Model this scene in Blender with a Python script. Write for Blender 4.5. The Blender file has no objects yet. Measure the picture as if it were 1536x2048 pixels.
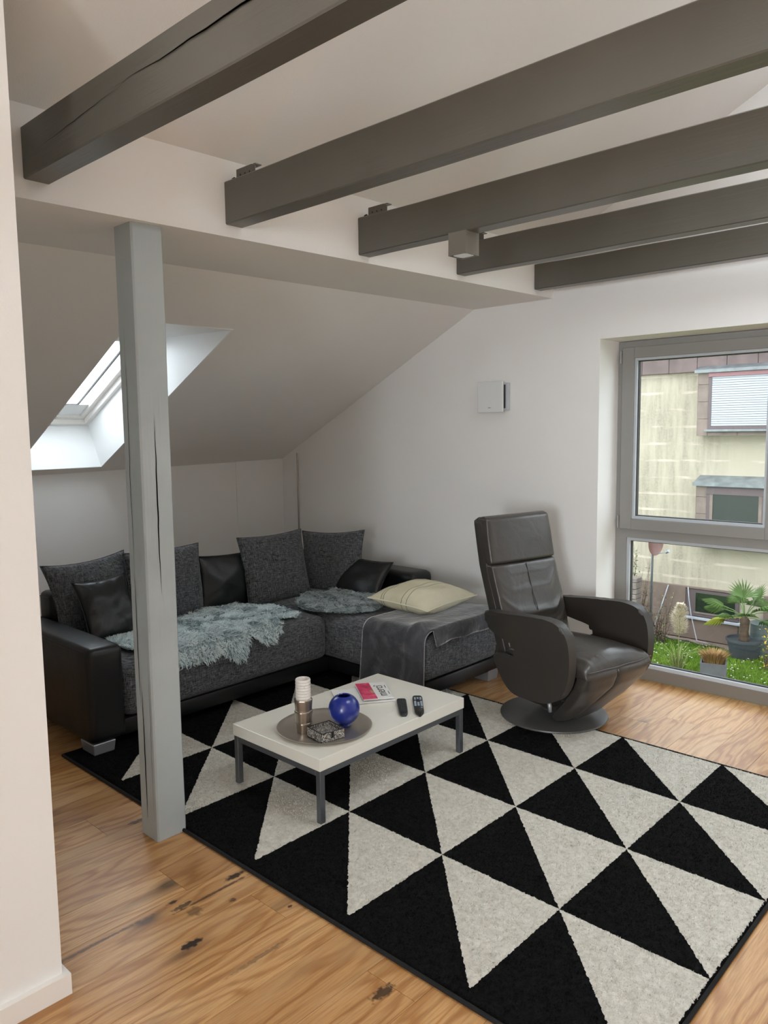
import bpy, bmesh, math, random
import numpy as np
from mathutils import Vector, Matrix, noise
C = bpy.context.scene.collection
R = math.radians
PI = math.pi
random.seed(7)
rng = np.random.default_rng(7)
RWX, RWY, RWZ = -0.50, 2.90, 3.607     # centre of the opening added near the ridge to let in light, out of view

# ------------------------------------------------------------------ camera
CAMZ = 1.55
yaw, pitch, roll = R(43.009), R(6.063), R(-0.724)
fw = Vector((-math.sin(yaw) * math.cos(pitch), math.cos(yaw) * math.cos(pitch), -math.sin(pitch)))
r0 = Vector((math.cos(yaw), math.sin(yaw), 0))
u0 = r0.cross(fw)
rt = r0 * math.cos(roll) + u0 * math.sin(roll)
up = u0 * math.cos(roll) - r0 * math.sin(roll)
cam = bpy.data.cameras.new('camera')
cam.sensor_fit = 'VERTICAL'
cam.sensor_height = 36
cam.lens = 1541.9 * 36 / 2048
cam.clip_start = 0.05
co = bpy.data.objects.new('camera', cam)
C.objects.link(co)
co.matrix_world = Matrix(((rt.x, up.x, -fw.x, 0), (rt.y, up.y, -fw.y, 0), (rt.z, up.z, -fw.z, CAMZ), (0, 0, 0, 1)))
bpy.context.scene.camera = co

# ------------------------------------------------------------------ overcast sky
w = bpy.data.worlds.new('sky')
bpy.context.scene.world = w
w.use_nodes = True
bg = w.node_tree.nodes['Background']
bg.inputs[0].default_value = (0.84, 0.93, 1.0, 1)
bg.inputs[1].default_value = 7.0

# fill lamps added at two made-up window openings out of view
def area(name, loc, rot, sx, sy, power, col):
    l = bpy.data.lights.new(name, 'AREA')
    l.shape = 'RECTANGLE'; l.size = sx; l.size_y = sy
    l.energy = power; l.color = col
    o = bpy.data.objects.new(name, l); C.objects.link(o)
    o.location = loc; o.rotation_euler = rot
    return o
BY = -5.5
area('fill_light_ridge', (RWX + .01, RWY, RWZ - .02), (0, R(-26.7), 0), 0.78, 1.25, 34, (0.92, 0.97, 1.0))
area('fill_light_back', (1.0, BY + .01, 1.35), (R(90), 0, 0), 2.4, 1.6, 330, (0.88, 0.95, 1.0))
# portals: they add no light, they only steer sky sampling through the window openings
def portal(name, loc, rot, sx, sy):
    l = bpy.data.lights.new(name, 'AREA')
    l.shape = 'RECTANGLE'; l.size = sx; l.size_y = sy
    l.cycles.is_portal = True
    o = bpy.data.objects.new(name, l); C.objects.link(o)
    o.location = loc; o.rotation_euler = rot
portal('portal_gable_window', (-1.395, 4.60, 1.03), (R(90), 0, R(180)), 1.62, 2.1)
portal('portal_roof_window', (-4.75, 2.265, 2.02), (0, R(-26.7), 0), 1.25, 0.62)
portal('portal_added_ridge_opening', (RWX, RWY, RWZ + .32), (0, R(-26.7), 0), 1.0, 1.45)
portal('portal_added_back_opening', (1.0, BY - .18, 1.35), (R(90), 0, 0), 2.6, 1.8)

sc = bpy.context.scene
sc.view_settings.view_transform = 'Standard'
sc.view_settings.look = 'None'
sc.view_settings.gamma = 1
sc.view_settings.use_curve_mapping = False
sc.view_settings.exposure = 0.15
sc.cycles.max_bounces = 10
sc.cycles.diffuse_bounces = 7
sc.cycles.glossy_bounces = 4
sc.cycles.transparent_max_bounces = 12
sc.cycles.sample_clamp_indirect = 6
sc.cycles.use_denoising = True

# ------------------------------------------------------------------ materials
def lin(r, g, b):
    f = lambda v: (v / 255 / 12.92) if v / 255 <= 0.04045 else ((v / 255 + 0.055) / 1.055) ** 2.4
    return (f(r), f(g), f(b), 1)

class NT:
    def __init__(s, name):
        s.m = bpy.data.materials.new(name); s.m.use_nodes = True
        s.t = s.m.node_tree; s.b = s.t.nodes['Principled BSDF']
        s.out = s.t.nodes['Material Output']
    def n(s, typ, **kw):
        nd = s.t.nodes.new(typ)
        for k, v in kw.items():
            if k.startswith('i_'):
                key = k[2:]
                key = int(key) if key.isdigit() else key.replace('_', ' ')
                nd.inputs[key].default_value = v
            else: setattr(nd, k, v)
        return nd
    def l(s, a, b): s.t.links.new(a, b)
    def coord(s, scale=(1, 1, 1), kind='Object', loc=(0, 0, 0), rot=(0, 0, 0)):
        mp = s.n('ShaderNodeMapping')
        mp.inputs['Scale'].default_value = scale; mp.inputs['Location'].default_value = loc
        mp.inputs['Rotation'].default_value = rot
        if kind == 'World':
            g = s.n('ShaderNodeNewGeometry'); s.l(g.outputs['Position'], mp.inputs[0])
        else:
            tc = s.n('ShaderNodeTexCoord'); s.l(tc.outputs[kind], mp.inputs[0])
        return mp.outputs[0]
    def noise(s, vec, scale=5, detail=4, rough=0.5, dist=0):
        nd = s.n('ShaderNodeTexNoise'); nd.inputs['Scale'].default_value = scale
        nd.inputs['Detail'].default_value = detail; nd.inputs['Roughness'].default_value = rough
        nd.inputs['Distortion'].default_value = dist
        s.l(vec, nd.inputs['Vector']); return nd.outputs[0]
    def ramp(s, fac, stops):
        nd = s.n('ShaderNodeValToRGB'); e = nd.color_ramp.elements
        while len(e) < len(stops): e.new(0.5)
        for i, (p, c) in enumerate(stops):
            e[i].position = p
            e[i].color = c if not isinstance(c, (int, float)) else (c, c, c, 1)
        s.l(fac, nd.inputs[0]); return nd.outputs[0]
    def math(s, op, a, b=None, c=None):
        nd = s.n('ShaderNodeMath', operation=op)
        for i, v in enumerate((a, b, c)):
            if v is None: continue
            if isinstance(v, (int, float)): nd.inputs[i].default_value = v
            else: s.l(v, nd.inputs[i])
        return nd.outputs[0]
    def mix(s, fac, a, b, mode='MIX'):
        nd = s.n('ShaderNodeMix', data_type='RGBA', blend_type=mode)
        for idx, v in ((0, fac), (6, a), (7, b)):
            if isinstance(v, (int, float, tuple)): nd.inputs[idx].default_value = v
            else: s.l(v, nd.inputs[idx])
        return nd.outputs[2]
    def bump(s, h, strength=0.3, dist=0.01, prev=None):
        nd = s.n('ShaderNodeBump'); nd.inputs['Strength'].default_value = strength
        nd.inputs['Distance'].default_value = dist
        s.l(h, nd.inputs['Height'])
        if prev: s.l(prev, nd.inputs['Normal'])
        s.l(nd.outputs[0], s.b.inputs['Normal']); return nd.outputs[0]
    def col(s, v):
        if isinstance(v, tuple): s.b.inputs['Base Color'].default_value = v
        else: s.l(v, s.b.inputs['Base Color'])
        return s
    def set(s, **kw):
        for k, v in kw.items():
            k = k.replace('_', ' ')
            if isinstance(v, (int, float, tuple)): s.b.inputs[k].default_value = v
            else: s.l(v, s.b.inputs[k])
        return s

def simple(name, color, rough=0.5, metal=0, bump=0, bscale=60, var=0.0, spec=0.5):
    t = NT(name)
    v = t.coord()
    if var:
        f = t.noise(v, bscale * 0.2, 4)
        d = tuple(min(1, c * (1 - var)) for c in color[:3]) + (1,); e = tuple(min(1, c * (1 + var)) for c in color[:3]) + (1,)
        t.col(t.ramp(f, [(0.3, d), (0.7, e)]))
    else: t.col(color)
    t.set(Roughness=rough, Metallic=metal, Specular_IOR_Level=spec)
    if bump: t.bump(t.noise(v, bscale, 4), bump, 0.004)
    return t.m

def plaster(name, color):
    t = NT(name)
    v = t.coord(kind='World')
    f = t.noise(v, 1.3, 3)
    d = tuple(c * 0.97 for c in color[:3]) + (1,)
    t.col(t.ramp(f, [(0.35, d), (0.65, color)])).set(Roughness=0.9, Specular_IOR_Level=0.15)
    t.bump(t.noise(v, 160, 3), 0.25, 0.002)
    return t.m
M = {}
M['wall'] = plaster('painted_plaster', lin(236, 236, 235))
M['wallgrey'] = plaster('low_bounce_grey_plaster', lin(195, 193, 190))  # for unseen walls, greyed to lessen the light they bounce
M['trimwhite'] = simple('white_paint', lin(235, 232, 228), 0.35, bump=0.05)
M['reveal'] = simple('white_lining', lin(238, 240, 240), 0.4)

def beam_mat(name, color, axis):
    t = NT(name)
    sc_ = {'x': (3, 60, 60), 'z': (60, 60, 3)}[axis]
    v = t.coord(sc_, 'World')
    f = t.noise(v, 1.0, 5, 0.6, 0.4)
    big = t.noise(t.coord((1, 1, 1), 'World'), 3, 3)
    d = tuple(c * 0.88 for c in color[:3]) + (1,); e = tuple(min(1, c * 1.06) for c in color[:3]) + (1,)
    c1 = t.ramp(big, [(0.3, d), (0.7, e)])
    t.col(c1).set(Roughness=0.33, Specular_IOR_Level=0.65)
    t.bump(f, 0.28, 0.004)
    return t.m
M['beam'] = beam_mat('grey_painted_timber', lin(86, 84, 77), 'x')
M['post'] = beam_mat('light_grey_painted_timber', lin(180, 191, 195), 'z')
M['crack'] = simple('crack_shadow_wood', (0.018, 0.016, 0.014, 1), 0.9)

def wood():
    t = NT('oiled_oak')
    oi = t.n('ShaderNodeObjectInfo')
    rnd = oi.outputs['Random']
    g = t.n('ShaderNodeNewGeometry')
    # each plank reads its own stretch of grain
    off = t.n('ShaderNodeCombineXYZ')
    t.l(t.math('MULTIPLY', rnd, 37.0), off.inputs[0]); t.l(t.math('MULTIPLY', rnd, 91.0), off.inputs[1])
    ad = t.n('ShaderNodeVectorMath', operation='ADD')
    t.l(g.outputs['Position'], ad.inputs[0]); t.l(off.outputs[0], ad.inputs[1])
    def mp(scale):
        m = t.n('ShaderNodeMapping'); m.inputs['Scale'].default_value = scale
        t.l(ad.outputs[0], m.inputs[0]); return m.outputs[0]
    warp = t.noise(mp((5, 0.9, 1)), 1.0, 3, 0.5)
    fine = t.noise(mp((190, 7, 1)), 1.0, 4, 0.65)
    # cathedral figure: bands of distance bent by low noise
    sx = t.n('ShaderNodeSeparateXYZ'); t.l(ad.outputs[0], sx.inputs[0])
    ph = t.math('MULTIPLY', warp, 26.0)
    ring = t.math('SINE', t.math('ADD', t.math('MULTIPLY', sx.outputs[0], 90.0), t.math('MULTIPLY', ph, 2.6)))
    ring = t.math('MULTIPLY_ADD', ring, 0.5, 0.5)
    base = t.ramp(rnd, [(0.0, lin(182, 136, 86)), (0.3, lin(203, 157, 104)), (0.65, lin(216, 171, 117)), (1.0, lin(192, 146, 93))])
    dark = t.mix(1.0, base, lin(205, 180, 150), 'MULTIPLY')
    c1 = t.mix(t.math('MULTIPLY', t.math('POWER', ring, 2.5), 0.8), base, dark)
    c2 = t.mix(t.math('MULTIPLY', t.ramp(fine, [(0.42, 0.0), (0.7, 1.0)]), 0.6), c1, lin(140, 98, 58))
    streak = t.noise(mp((9, 0.55, 1)), 1.0, 3, 0.5, 0.6)
    c3 = t.mix(t.math('MULTIPLY', t.ramp(streak, [(0.60, 0.0), (0.72, 1.0)]), 0.75), c2, lin(114, 80, 49))
    pale = t.noise(mp((6, 1.4, 1)), 1.0, 2, 0.5)
    c3 = t.mix(t.math('MULTIPLY', t.ramp(pale, [(0.52, 0.0), (0.75, 1.0)]), 0.35), c3, lin(212, 182, 140))
    # random small knots
    vo = t.n('ShaderNodeTexVoronoi'); vo.inputs['Scale'].default_value = 1.0
    t.l(mp((3.2, 1.35, 1)), vo.inputs['Vector'])
    dn = t.math('ADD', vo.outputs['Distance'], t.math('MULTIPLY', t.math('SUBTRACT', warp, 0.5), 0.05))
    kn = t.ramp(dn, [(0.035, 1.0), (0.075, 0.35), (0.13, 0.0)])
    csep = t.n('ShaderNodeSeparateColor'); t.l(vo.outputs['Color'], csep.inputs[0])
    kn = t.math('MULTIPLY', kn, t.math('MULTIPLY', t.math('GREATER_THAN', csep.outputs[0], 0.45), 0.75))
    c4 = t.mix(kn, c3, lin(46, 30, 20))
    # the large knots and shakes that can be seen in the foreground, at their places
    for (x, y, ax, ay, st) in [(-1.941, 1.196, .020, .042, 1.0), (-2.139, 1.502, .016, .050, .95), (-2.168, 1.271, .010, .022, .9), (-2.126, 1.285, .014, .045, .8),
                               (-2.073, 1.295, .030, .030, .55), (-1.862, 1.52, .008, .012, .9), (-2.03, 1.413, .012, .016, .7), (-1.369, 1.437, .022, .05, .9),
                               (-2.11, 1.40, .007, .20, .75), (-2.75, 1.47, .014, .05, .8), (-1.74, 1.30, .010, .12, .5), (-2.16, 0.98, .008, .24, .6)]:
        v = t.n('ShaderNodeVectorMath', operation='SUBTRACT'); t.l(g.outputs['Position'], v.inputs[0]); v.inputs[1].default_value = (x, y, 0)
        v2 = t.n('ShaderNodeVectorMath', operation='MULTIPLY'); t.l(v.outputs[0], v2.inputs[0]); v2.inputs[1].default_value = (1 / ax, 1 / ay, 0)
        le = t.n('ShaderNodeVectorMath', operation='LENGTH'); t.l(v2.outputs[0], le.inputs[0])
        dd = t.math('ADD', le.outputs['Value'], t.math('MULTIPLY', t.math('SUBTRACT', t.noise(g.outputs['Position'], 60, 3), 0.5), 1.6))
        k = t.math('MULTIPLY', t.ramp(dd, [(0.55, 1.0), (1.3, 0.0)]), st)
        c4 = t.mix(k, c4, lin(44, 28, 18))
    t.col(c4)
    t.set(Roughness=t.ramp(fine, [(0.3, 0.28), (0.7, 0.40)]), Specular_IOR_Level=0.55)
    t.bump(fine, 0.12, 0.002)
    return t.m
M['oak'] = wood()
M['dark'] = simple('dark_gap', (0.03, 0.02, 0.012, 1), 0.9)

def rug_mat():
    t = NT('tufted_wool_rug')
    g = t.n('ShaderNodeNewGeometry')
    jn = t.n('ShaderNodeTexNoise'); jn.inputs['Scale'].default_value = 70; jn.inputs['Detail'].default_value = 2
    t.l(g.outputs['Position'], jn.inputs['Vector'])
    sb = t.n('ShaderNodeVectorMath', operation='SUBTRACT'); t.l(jn.outputs['Color'], sb.inputs[0]); sb.inputs[1].default_value = (.5, .5, .5)
    scn = t.n('ShaderNodeVectorMath', operation='SCALE'); t.l(sb.outputs[0], scn.inputs[0]); scn.inputs['Scale'].default_value = 0.013
    ad = t.n('ShaderNodeVectorMath', operation='ADD'); t.l(g.outputs['Position'], ad.inputs[0]); t.l(scn.outputs[0], ad.inputs[1])
    s = t.n('ShaderNodeSeparateXYZ'); t.l(ad.outputs[0], s.inputs[0])
    W = 0.4805
    u = t.math('DIVIDE', t.math('ADD', s.outputs[0], 2.148 + 10 * W), W)
    v = t.math('DIVIDE', t.math('ADD', s.outputs[1], -2.075 + 10 * W), W)
    blk = t.math('LESS_THAN', t.math('ADD', t.math('FRACT', u), t.math('FRACT', v)), 0.997)
    # narrow dark border
    x, y = s.outputs[0], s.outputs[1]
    ins = t.math('MULTIPLY', t.math('MULTIPLY', t.math('GREATER_THAN', x, -3.580), t.math('LESS_THAN', x, -0.714)),
                 t.math('MULTIPLY', t.math('GREATER_THAN', y, 1.602), t.math('LESS_THAN', y, 3.503)))
    f = t.math('MAXIMUM', blk, t.math('SUBTRACT', 1.0, ins))
    fz = t.noise(g.outputs['Position'], 55, 5, 0.7)
    fz2 = t.noise(g.outputs['Position'], 9, 3, 0.6)
    wh = t.mix(fz2, t.ramp(fz, [(0.3, lin(196, 193, 184)), (0.7, lin(226, 223, 214))]), t.ramp(fz, [(0.3, lin(184, 180, 170)), (0.7, lin(219, 216, 207))]))
    bk = t.ramp(fz, [(0.35, lin(10, 10, 10)), (0.6, lin(20, 20, 20)), (0.8, lin(34, 33, 32))])
    t.col(t.mix(f, wh, bk)).set(Roughness=0.95, Specular_IOR_Level=0.1)
    b = t.bump(fz, 0.5, 0.01)
    t.bump(t.noise(g.outputs['Position'], 260, 3, 0.7), 0.5, 0.004, b)
    return t.m
M['rug'] = rug_mat()
M['rugedge'] = simple('rug_binding', lin(9, 9, 9), 0.9, bump=0.5, bscale=300)

def weave(name, dark, light, flat=False):
    t = NT(name)
    vx = t.coord((30, 400, 30) if flat else (30, 30, 420)); vy = t.coord((400, 34, 30) if flat else (420, 420, 40))
    a = t.noise(vx, 1, 3, 0.6); b = t.noise(vy, 1, 3, 0.6)
    sm = t.math('ADD', a, b)
    t.col(t.ramp(t.math('MULTIPLY', sm, 0.5), [(0.40, dark), (0.52, tuple((d + l) / 2.4 for d, l in zip(dark[:3], light[:3])) + (1,)), (0.64, light)]))
    t.set(Roughness=0.92, Specular_IOR_Level=0.15, Sheen_Weight=0.15)
    bp = t.bump(sm, 0.35, 0.003)
    t.bump(t.noise(t.coord(), 7, 3), 0.35, 0.02, bp)
    return t.m
M['fabric'] = weave('melange_upholstery', lin(25, 26, 28), lin(132, 135, 139))
M['cushfab'] = weave('melange_cushion_cloth', lin(30, 31, 33), lin(128, 131, 135), True)

def leather(name, color, rough, wr=0.4, gs=420, spec=0.5, wscale=9):
    t = NT(name)
    v = t.coord()
    t.col(t.ramp(t.noise(v, 4, 3), [(0.3, tuple(c * 0.85 for c in color[:3]) + (1,)), (0.7, color)]))
    t.set(Roughness=rough, Specular_IOR_Level=spec)
    b = t.bump(t.noise(v, gs, 3, 0.6), 0.10, 0.001)
    t.bump(t.noise(v, wscale, 4, 0.5, 0.6), wr, 0.012, b)
    return t.m
M['blackleather'] = leather('black_imitation_leather', lin(15, 16, 18), 0.40, 0.15)
M['blacksatin'] = leather('black_smooth_cushion_cover', lin(14, 16, 18), 0.38, 0.18, wscale=16)
M['brownleather'] = leather('dark_brown_leather', lin(62, 57, 53), 0.34, 0.30, spec=0.6)
M['brownsmooth'] = leather('dark_brown_leather_taut', lin(56, 52, 48), 0.44, 0.08)
M['base_paint'] = simple('grey_powder_coat', lin(92, 92, 90), 0.42, 0.3)
M['steel'] = simple('grey_steel', lin(112, 116, 122), 0.38, 0.75)
M['silver'] = simple('silver_plastic_foot', lin(158, 162, 168), 0.35, 0.5)
M['lacquer'] = simple('white_lacquer', lin(226, 224, 214), 0.16, spec=0.5)
M['alu'] = simple('grey_window_frame', lin(140, 139, 136), 0.42, bump=0.03, bscale=20)
M['alu2'] = simple('dark_grey_seal', lin(50, 50, 50), 0.6)
M['alu3'] = simple('light_grey_glazing_bead', lin(186, 192, 198), 0.35)
M['brownrail'] = simple('brown_threshold', lin(125, 118, 110), 0.5)
def glass(name='window_glass', tint=(0.79, 0.79, 0.79, 1)):
    t = NT(name)
    tr = t.n('ShaderNodeBsdfTransparent'); tr.inputs[0].default_value = tint; gl = t.n('ShaderNodeBsdfGlossy'); gl.inputs['Roughness'].default_value = 0.0
    mx = t.n('ShaderNodeMixShader'); lw = t.n('ShaderNodeLayerWeight')
    t.l(t.math('MULTIPLY_ADD', t.math('POWER', lw.outputs[1], 5.0), 0.9, 0.03), mx.inputs[0]); t.l(tr.outputs[0], mx.inputs[1]); t.l(gl.outputs[0], mx.inputs[2])
    t.l(mx.outputs[0], t.out.inputs['Surface'])
    return t.m
M['glass'] = glass()
M['clearglass'] = glass('roof_window_glass', (0.97, 0.97, 0.97, 1))

# ------------------------------------------------------------------ mesh helpers
def obj(name, bm, mat, parent=None, smooth=False, angle=None, local=False):
    me = bpy.data.meshes.new(name)
    if isinstance(bm, bmesh.types.BMesh):
        bmesh.ops.recalc_face_normals(bm, faces=bm.faces[:])
        bm.to_mesh(me); bm.free()
    else:
        me.from_pydata(bm[0], [], bm[1]); me.update()
    mats = mat if isinstance(mat, (list, tuple)) else [mat]
    for m_ in mats: me.materials.append(m_)
    if smooth:
        me.polygons.foreach_set('use_smooth', [True] * len(me.polygons))
        if angle: me.set_sharp_from_angle(angle=R(angle))
    o = bpy.data.objects.new(name, me); C.objects.link(o)
    if parent:
        o.parent = parent
        if not local:   # mesh given in room coordinates: bring it into the parent's
            rt_ = parent
            L = Vector((0, 0, 0))
            while rt_: L += rt_.location; rt_ = rt_.parent
            me.transform(Matrix.Translation(-L))
    return o
def root(name, loc, rz=0):
    o = bpy.data.objects.new(name, None); C.objects.link(o)
    o.location = loc; o.rotation_euler = (0, 0, rz); o.empty_display_size = 0.05
    return o
def tag(o, label=None, cat=None, group=None, kind=None):
    if label: o['label'] = label
    if cat: o['category'] = cat
    if group: o['group'] = group
    if kind: o['kind'] = kind
    return o
def bx(bm, x0, x1, y0, y1, z0, z1, mi=0):
    vs = [bm.verts.new(c) for c in ((x0, y0, z0), (x1, y0, z0), (x1, y1, z0), (x0, y1, z0), (x0, y0, z1), (x1, y0, z1), (x1, y1, z1), (x0, y1, z1))]
    fs = []
    for f in ((0, 3, 2, 1), (4, 5, 6, 7), (0, 1, 5, 4), (1, 2, 6, 5), (2, 3, 7, 6), (3, 0, 4, 7)):
        fc = bm.faces.new([vs[i] for i in f]); fc.material_index = mi; fs.append(fc)
    return vs, fs
def box(x0, x1, y0, y1, z0, z1, bev=0, seg=2):
    bm = bmesh.new(); bx(bm, x0, x1, y0, y1, z0, z1)
    if bev: bmesh.ops.bevel(bm, geom=bm.edges[:], offset=bev, segments=seg, profile=0.5, affect='EDGES')
    return bm
def prism(bm, poly, a0, a1, axis):
    """poly: 2-D points; extruded along axis from a0 to a1. axis y: (x,z); axis x: (y,z); axis z: (x,y)"""
    def P(p, a):
        return {'y': (p[0], a, p[1]), 'x': (a, p[0], p[1]), 'z': (p[0], p[1], a)}[axis]
    A = [bm.verts.new(P(p, a0)) for p in poly]; B = [bm.verts.new(P(p, a1)) for p in poly]
    n = len(poly)
    f1 = bm.faces.new(A); f2 = bm.faces.new(B[::-1])
    for i in range(n): bm.faces.new((A[i], A[(i + 1) % n], B[(i + 1) % n], B[i]))
    return A, B
def tube(bm, pts, r, n=8, taper=None, cap=True):
    pts = [Vector(p) for p in pts]; rings = []
    ref = None
    for i, p in enumerate(pts):
        d = (pts[min(i + 1, len(pts) - 1)] - pts[max(i - 1, 0)]).normalized()
        if ref is None: ref = Vector((0, 0, 1)) if abs(d.z) < 0.9 else Vector((1, 0, 0))
        a = d.cross(ref); 
        if a.length < 1e-5: a = d.orthogonal()
        a.normalize(); b = d.cross(a).normalized(); ref = a.cross(d)
        rr = r if taper is None else r * taper[i]
        rings.append([bm.verts.new(p + (a * math.cos(2 * PI * k / n) + b * math.sin(2 * PI * k / n)) * rr) for k in range(n)])
    for q in range(len(rings) - 1):
        for k in range(n):
            bm.faces.new((rings[q][k], rings[q][(k + 1) % n], rings[q + 1][(k + 1) % n], rings[q + 1][k]))
    if cap and n > 2: bm.faces.new(rings[0][::-1]); bm.faces.new(rings[-1])
def lathe(bm, prof, c, n=48, fn=None):
    rings = []
    for (r, z) in prof:
        ring = []
        for k in range(n):
            a = 2 * PI * k / n; rr = r * (fn(a, z) if fn else 1)
            ring.append(bm.verts.new((c[0] + rr * math.cos(a), c[1] + rr * math.sin(a), c[2] + z)))
        rings.append(ring)
    for q in range(len(rings) - 1):
        for k in range(n): bm.faces.new((rings[q][k], rings[q][(k + 1) % n], rings[q + 1][(k + 1) % n], rings[q + 1][k]))
    if prof[0][0] > 1e-6: bm.faces.new(rings[0][::-1])
    if prof[-1][0] > 1e-6: bm.faces.new(rings[-1])
    return rings
def loft(secs):
    """closed loops of equal length -> capped tube"""
    bm = bmesh.new()
    rings = [[bm.verts.new(p) for p in s] for s in secs]; n = len(secs[0])
    for q in range(len(rings) - 1):
        for k in range(n): bm.faces.new((rings[q][k], rings[q][(k + 1) % n], rings[q + 1][(k + 1) % n], rings[q + 1][k]))
    bm.faces.new(rings[0][::-1]); bm.faces.new(rings[-1])
    return bm
def sup(n, a, b, e=5):
    out = []
    for k in range(n):
        t = 2 * PI * k / n; c, s = math.cos(t), math.sin(t)
        out.append((a * math.copysign(abs(c) ** (2 / e), c), b * math.copysign(abs(s) ** (2 / e), s)))
    return out
def catmull(pts, m=6, closed=True):
    out = []; n = len(pts)
    for i in range(n if closed else n - 1):
        g = lambda j: Vector(pts[j % n] if closed else pts[max(0, min(n - 1, j))])
        p0, p1, p2, p3 = g(i - 1), g(i), g(i + 1), g(i + 2)
        for k in range(m):
            t = k / m
            out.append(0.5 * ((2 * p1) + (p2 - p0) * t + (2 * p0 - 5 * p1 + 4 * p2 - p3) * t * t + (3 * p1 - p0 - 3 * p2 + p3) * t ** 3))
    if not closed: out.append(Vector(pts[-1]))
    return out
S = 0.5035
KX, GY, RX, BY = -5.12, 4.22, 2.6, -5.5          # knee wall, gable wall, right wall, back wall
XB, XS = -2.51, -3.10                             # face of the purlin casing, fold of the slope
def zsof(Y): return 2.289 + (Y - 1.5) * 0.0162
def zlow(X, Y): return zsof(Y) + S * (X - XS)
def zup(X, Y): return 2.573 + (Y - 1.5) * 0.0162 + S * (X - XB)
RIDGE = 0.2

# ------------------------------------------------------------------ floor of separate planks
fl = root('floor', (0, 0, 0)); tag(fl, kind='structure')
obj('subfloor', box(KX, RX, BY, 4.47, -0.12, -0.016), M['dark'], fl)
pm = bpy.data.meshes.new('plank'); bm = bmesh.new(); bx(bm, 0, 0.1813, 0, 1, -0.016, 0)
for v in bm.verts:
    if v.co.z > -0.001:
        pass
bm.to_mesh(pm); bm.free(); pm.materials.append(M['oak'])
PW = 0.1825
joints = {-4: [1.337, -0.9, 3.2], -1: [1.342, -0.7, 3.5], 1: [1.471, -0.6, 3.35], 4: [1.470, -0.5, 3.3], 2: [3.80, 1.75, -0.3], 3: [3.94, 1.9, -0.2],
          0: [0.35, 2.45], -2: [0.55, 2.7], -3: [0.75, 2.4, -1.2]}
for k in range(-17, 27):
    x0 = -2.19 + k * PW
    if x0 < KX - 0.2 or x0 > RX: continue
    if k in joints: js = sorted(joints[k])
    else:
        js = []; y = BY + random.uniform(0.3, 2.4)
        while y < 4.3: js.append(y); y += random.uniform(1.7, 2.2)
    ys = [BY] + js + [4.465]
    for a, b in zip(ys, ys[1:]):
        if b - a < 0.02: continue
        o = bpy.data.objects.new('plank', pm); C.objects.link(o); o.parent = fl
        o.location = (x0 + 0.0006, a + 0.0006, random.uniform(-0.0004, 0)); o.scale = (1, b - a - 0.0012, 1)

# ------------------------------------------------------------------ walls, ceiling
WX0, WX1, WZ = -2.193, -0.597, 2.063           # window opening in the gable wall
def wallobj(name, bm): return tag(obj(name, bm, M['wall']), kind='structure')
bm = bmesh.new()
HT = 4.3
def quad(bm, *p): return bm.faces.new([bm.verts.new(q) for q in p])
bx(bm, KX - 0.2, WX0, GY, GY + 0.36, -0.1, HT)
bx(bm, WX1, RX + 0.2, GY, GY + 0.36, -0.1, HT)
bx(bm, WX0, WX1, GY, GY + 0.36, WZ, HT)
wallobj('wall_far', bm)
# knee wall, with the slight step near the corner
bm = bmesh.new()
bx(bm, KX - 0.2, KX, BY, 3.74, -0.1, 1.36); bx(bm, KX - 0.2, KX + 0.006, 3.74, GY, -0.1, 1.36)
wallobj('wall_left', bm)
bm = bmesh.new()
bx(bm, RX, RX + 0.2, BY, GY, -0.1, 2.9)
tag(obj('wall_right', bm, M['wallgrey']), kind='structure')
bm = bmesh.new()
bx(bm, KX - 0.2, -0.22, BY - 0.2, BY, -0.1, HT); bx(bm, 2.22, RX + 0.2, BY - 0.2, BY, -0.1, HT)
bx(bm, -0.22, 2.22, BY - 0.2, BY, 2.17, HT); bx(bm, -0.22, 2.22, BY - 0.2, BY, -0.1, 0.53)  # opening added out of view for the back fill light
tag(obj('wall_back', bm, M['wallgrey']), kind='structure')
# unseen cross wall added behind the camera to keep fill light off the partition
bm = bmesh.new(); prism(bm, [(-2.03, -0.05), (-0.30, -0.05), (-0.30, zup(-0.30, -2.6) + .05), (-2.03, zup(-2.03, -2.6) + .05)], -2.5, -2.38, 'y')
wallobj('wall_light_blocker', bm)
# partition that ends beside the camera
bm = bmesh.new(); prism(bm, [(-2.15, -0.05), (-2.03, -0.05), (-2.03, zup(-2.03, -1)+.03), (-2.15, zup(-2.15, -1)+.03)], BY, 0.84, 'y')
prism(bm, [(-2.15, -0.05), (KX, -0.05), (KX, zlow(KX, .8) + .03), (XS, zlow(XS, .8) + .03), (-2.15, zlow(XS, .8) + .03)], 0.72, 0.84, 'y')
wallobj('wall_near', bm)
bm = box(-2.03, -2.0095, BY, 0.84, 0.0, 0.06); bx(bm, -2.16, -2.0095, 0.84, 0.856, 0, 0.06)
tag(obj('baseboard_near', bm, M['trimwhite']), kind='structure')
tag(obj('baseboard_far', box(KX + .02, WX0 - .0, GY - 0.015, GY, 0, 0.06, 0.002), M['trimwhite']), kind='structure')
tag(obj('baseboard_left', box(KX, KX + .016, BY, GY - 0.016, 0, 0.06, 0.002), M['trimwhite']), kind='structure')

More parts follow.
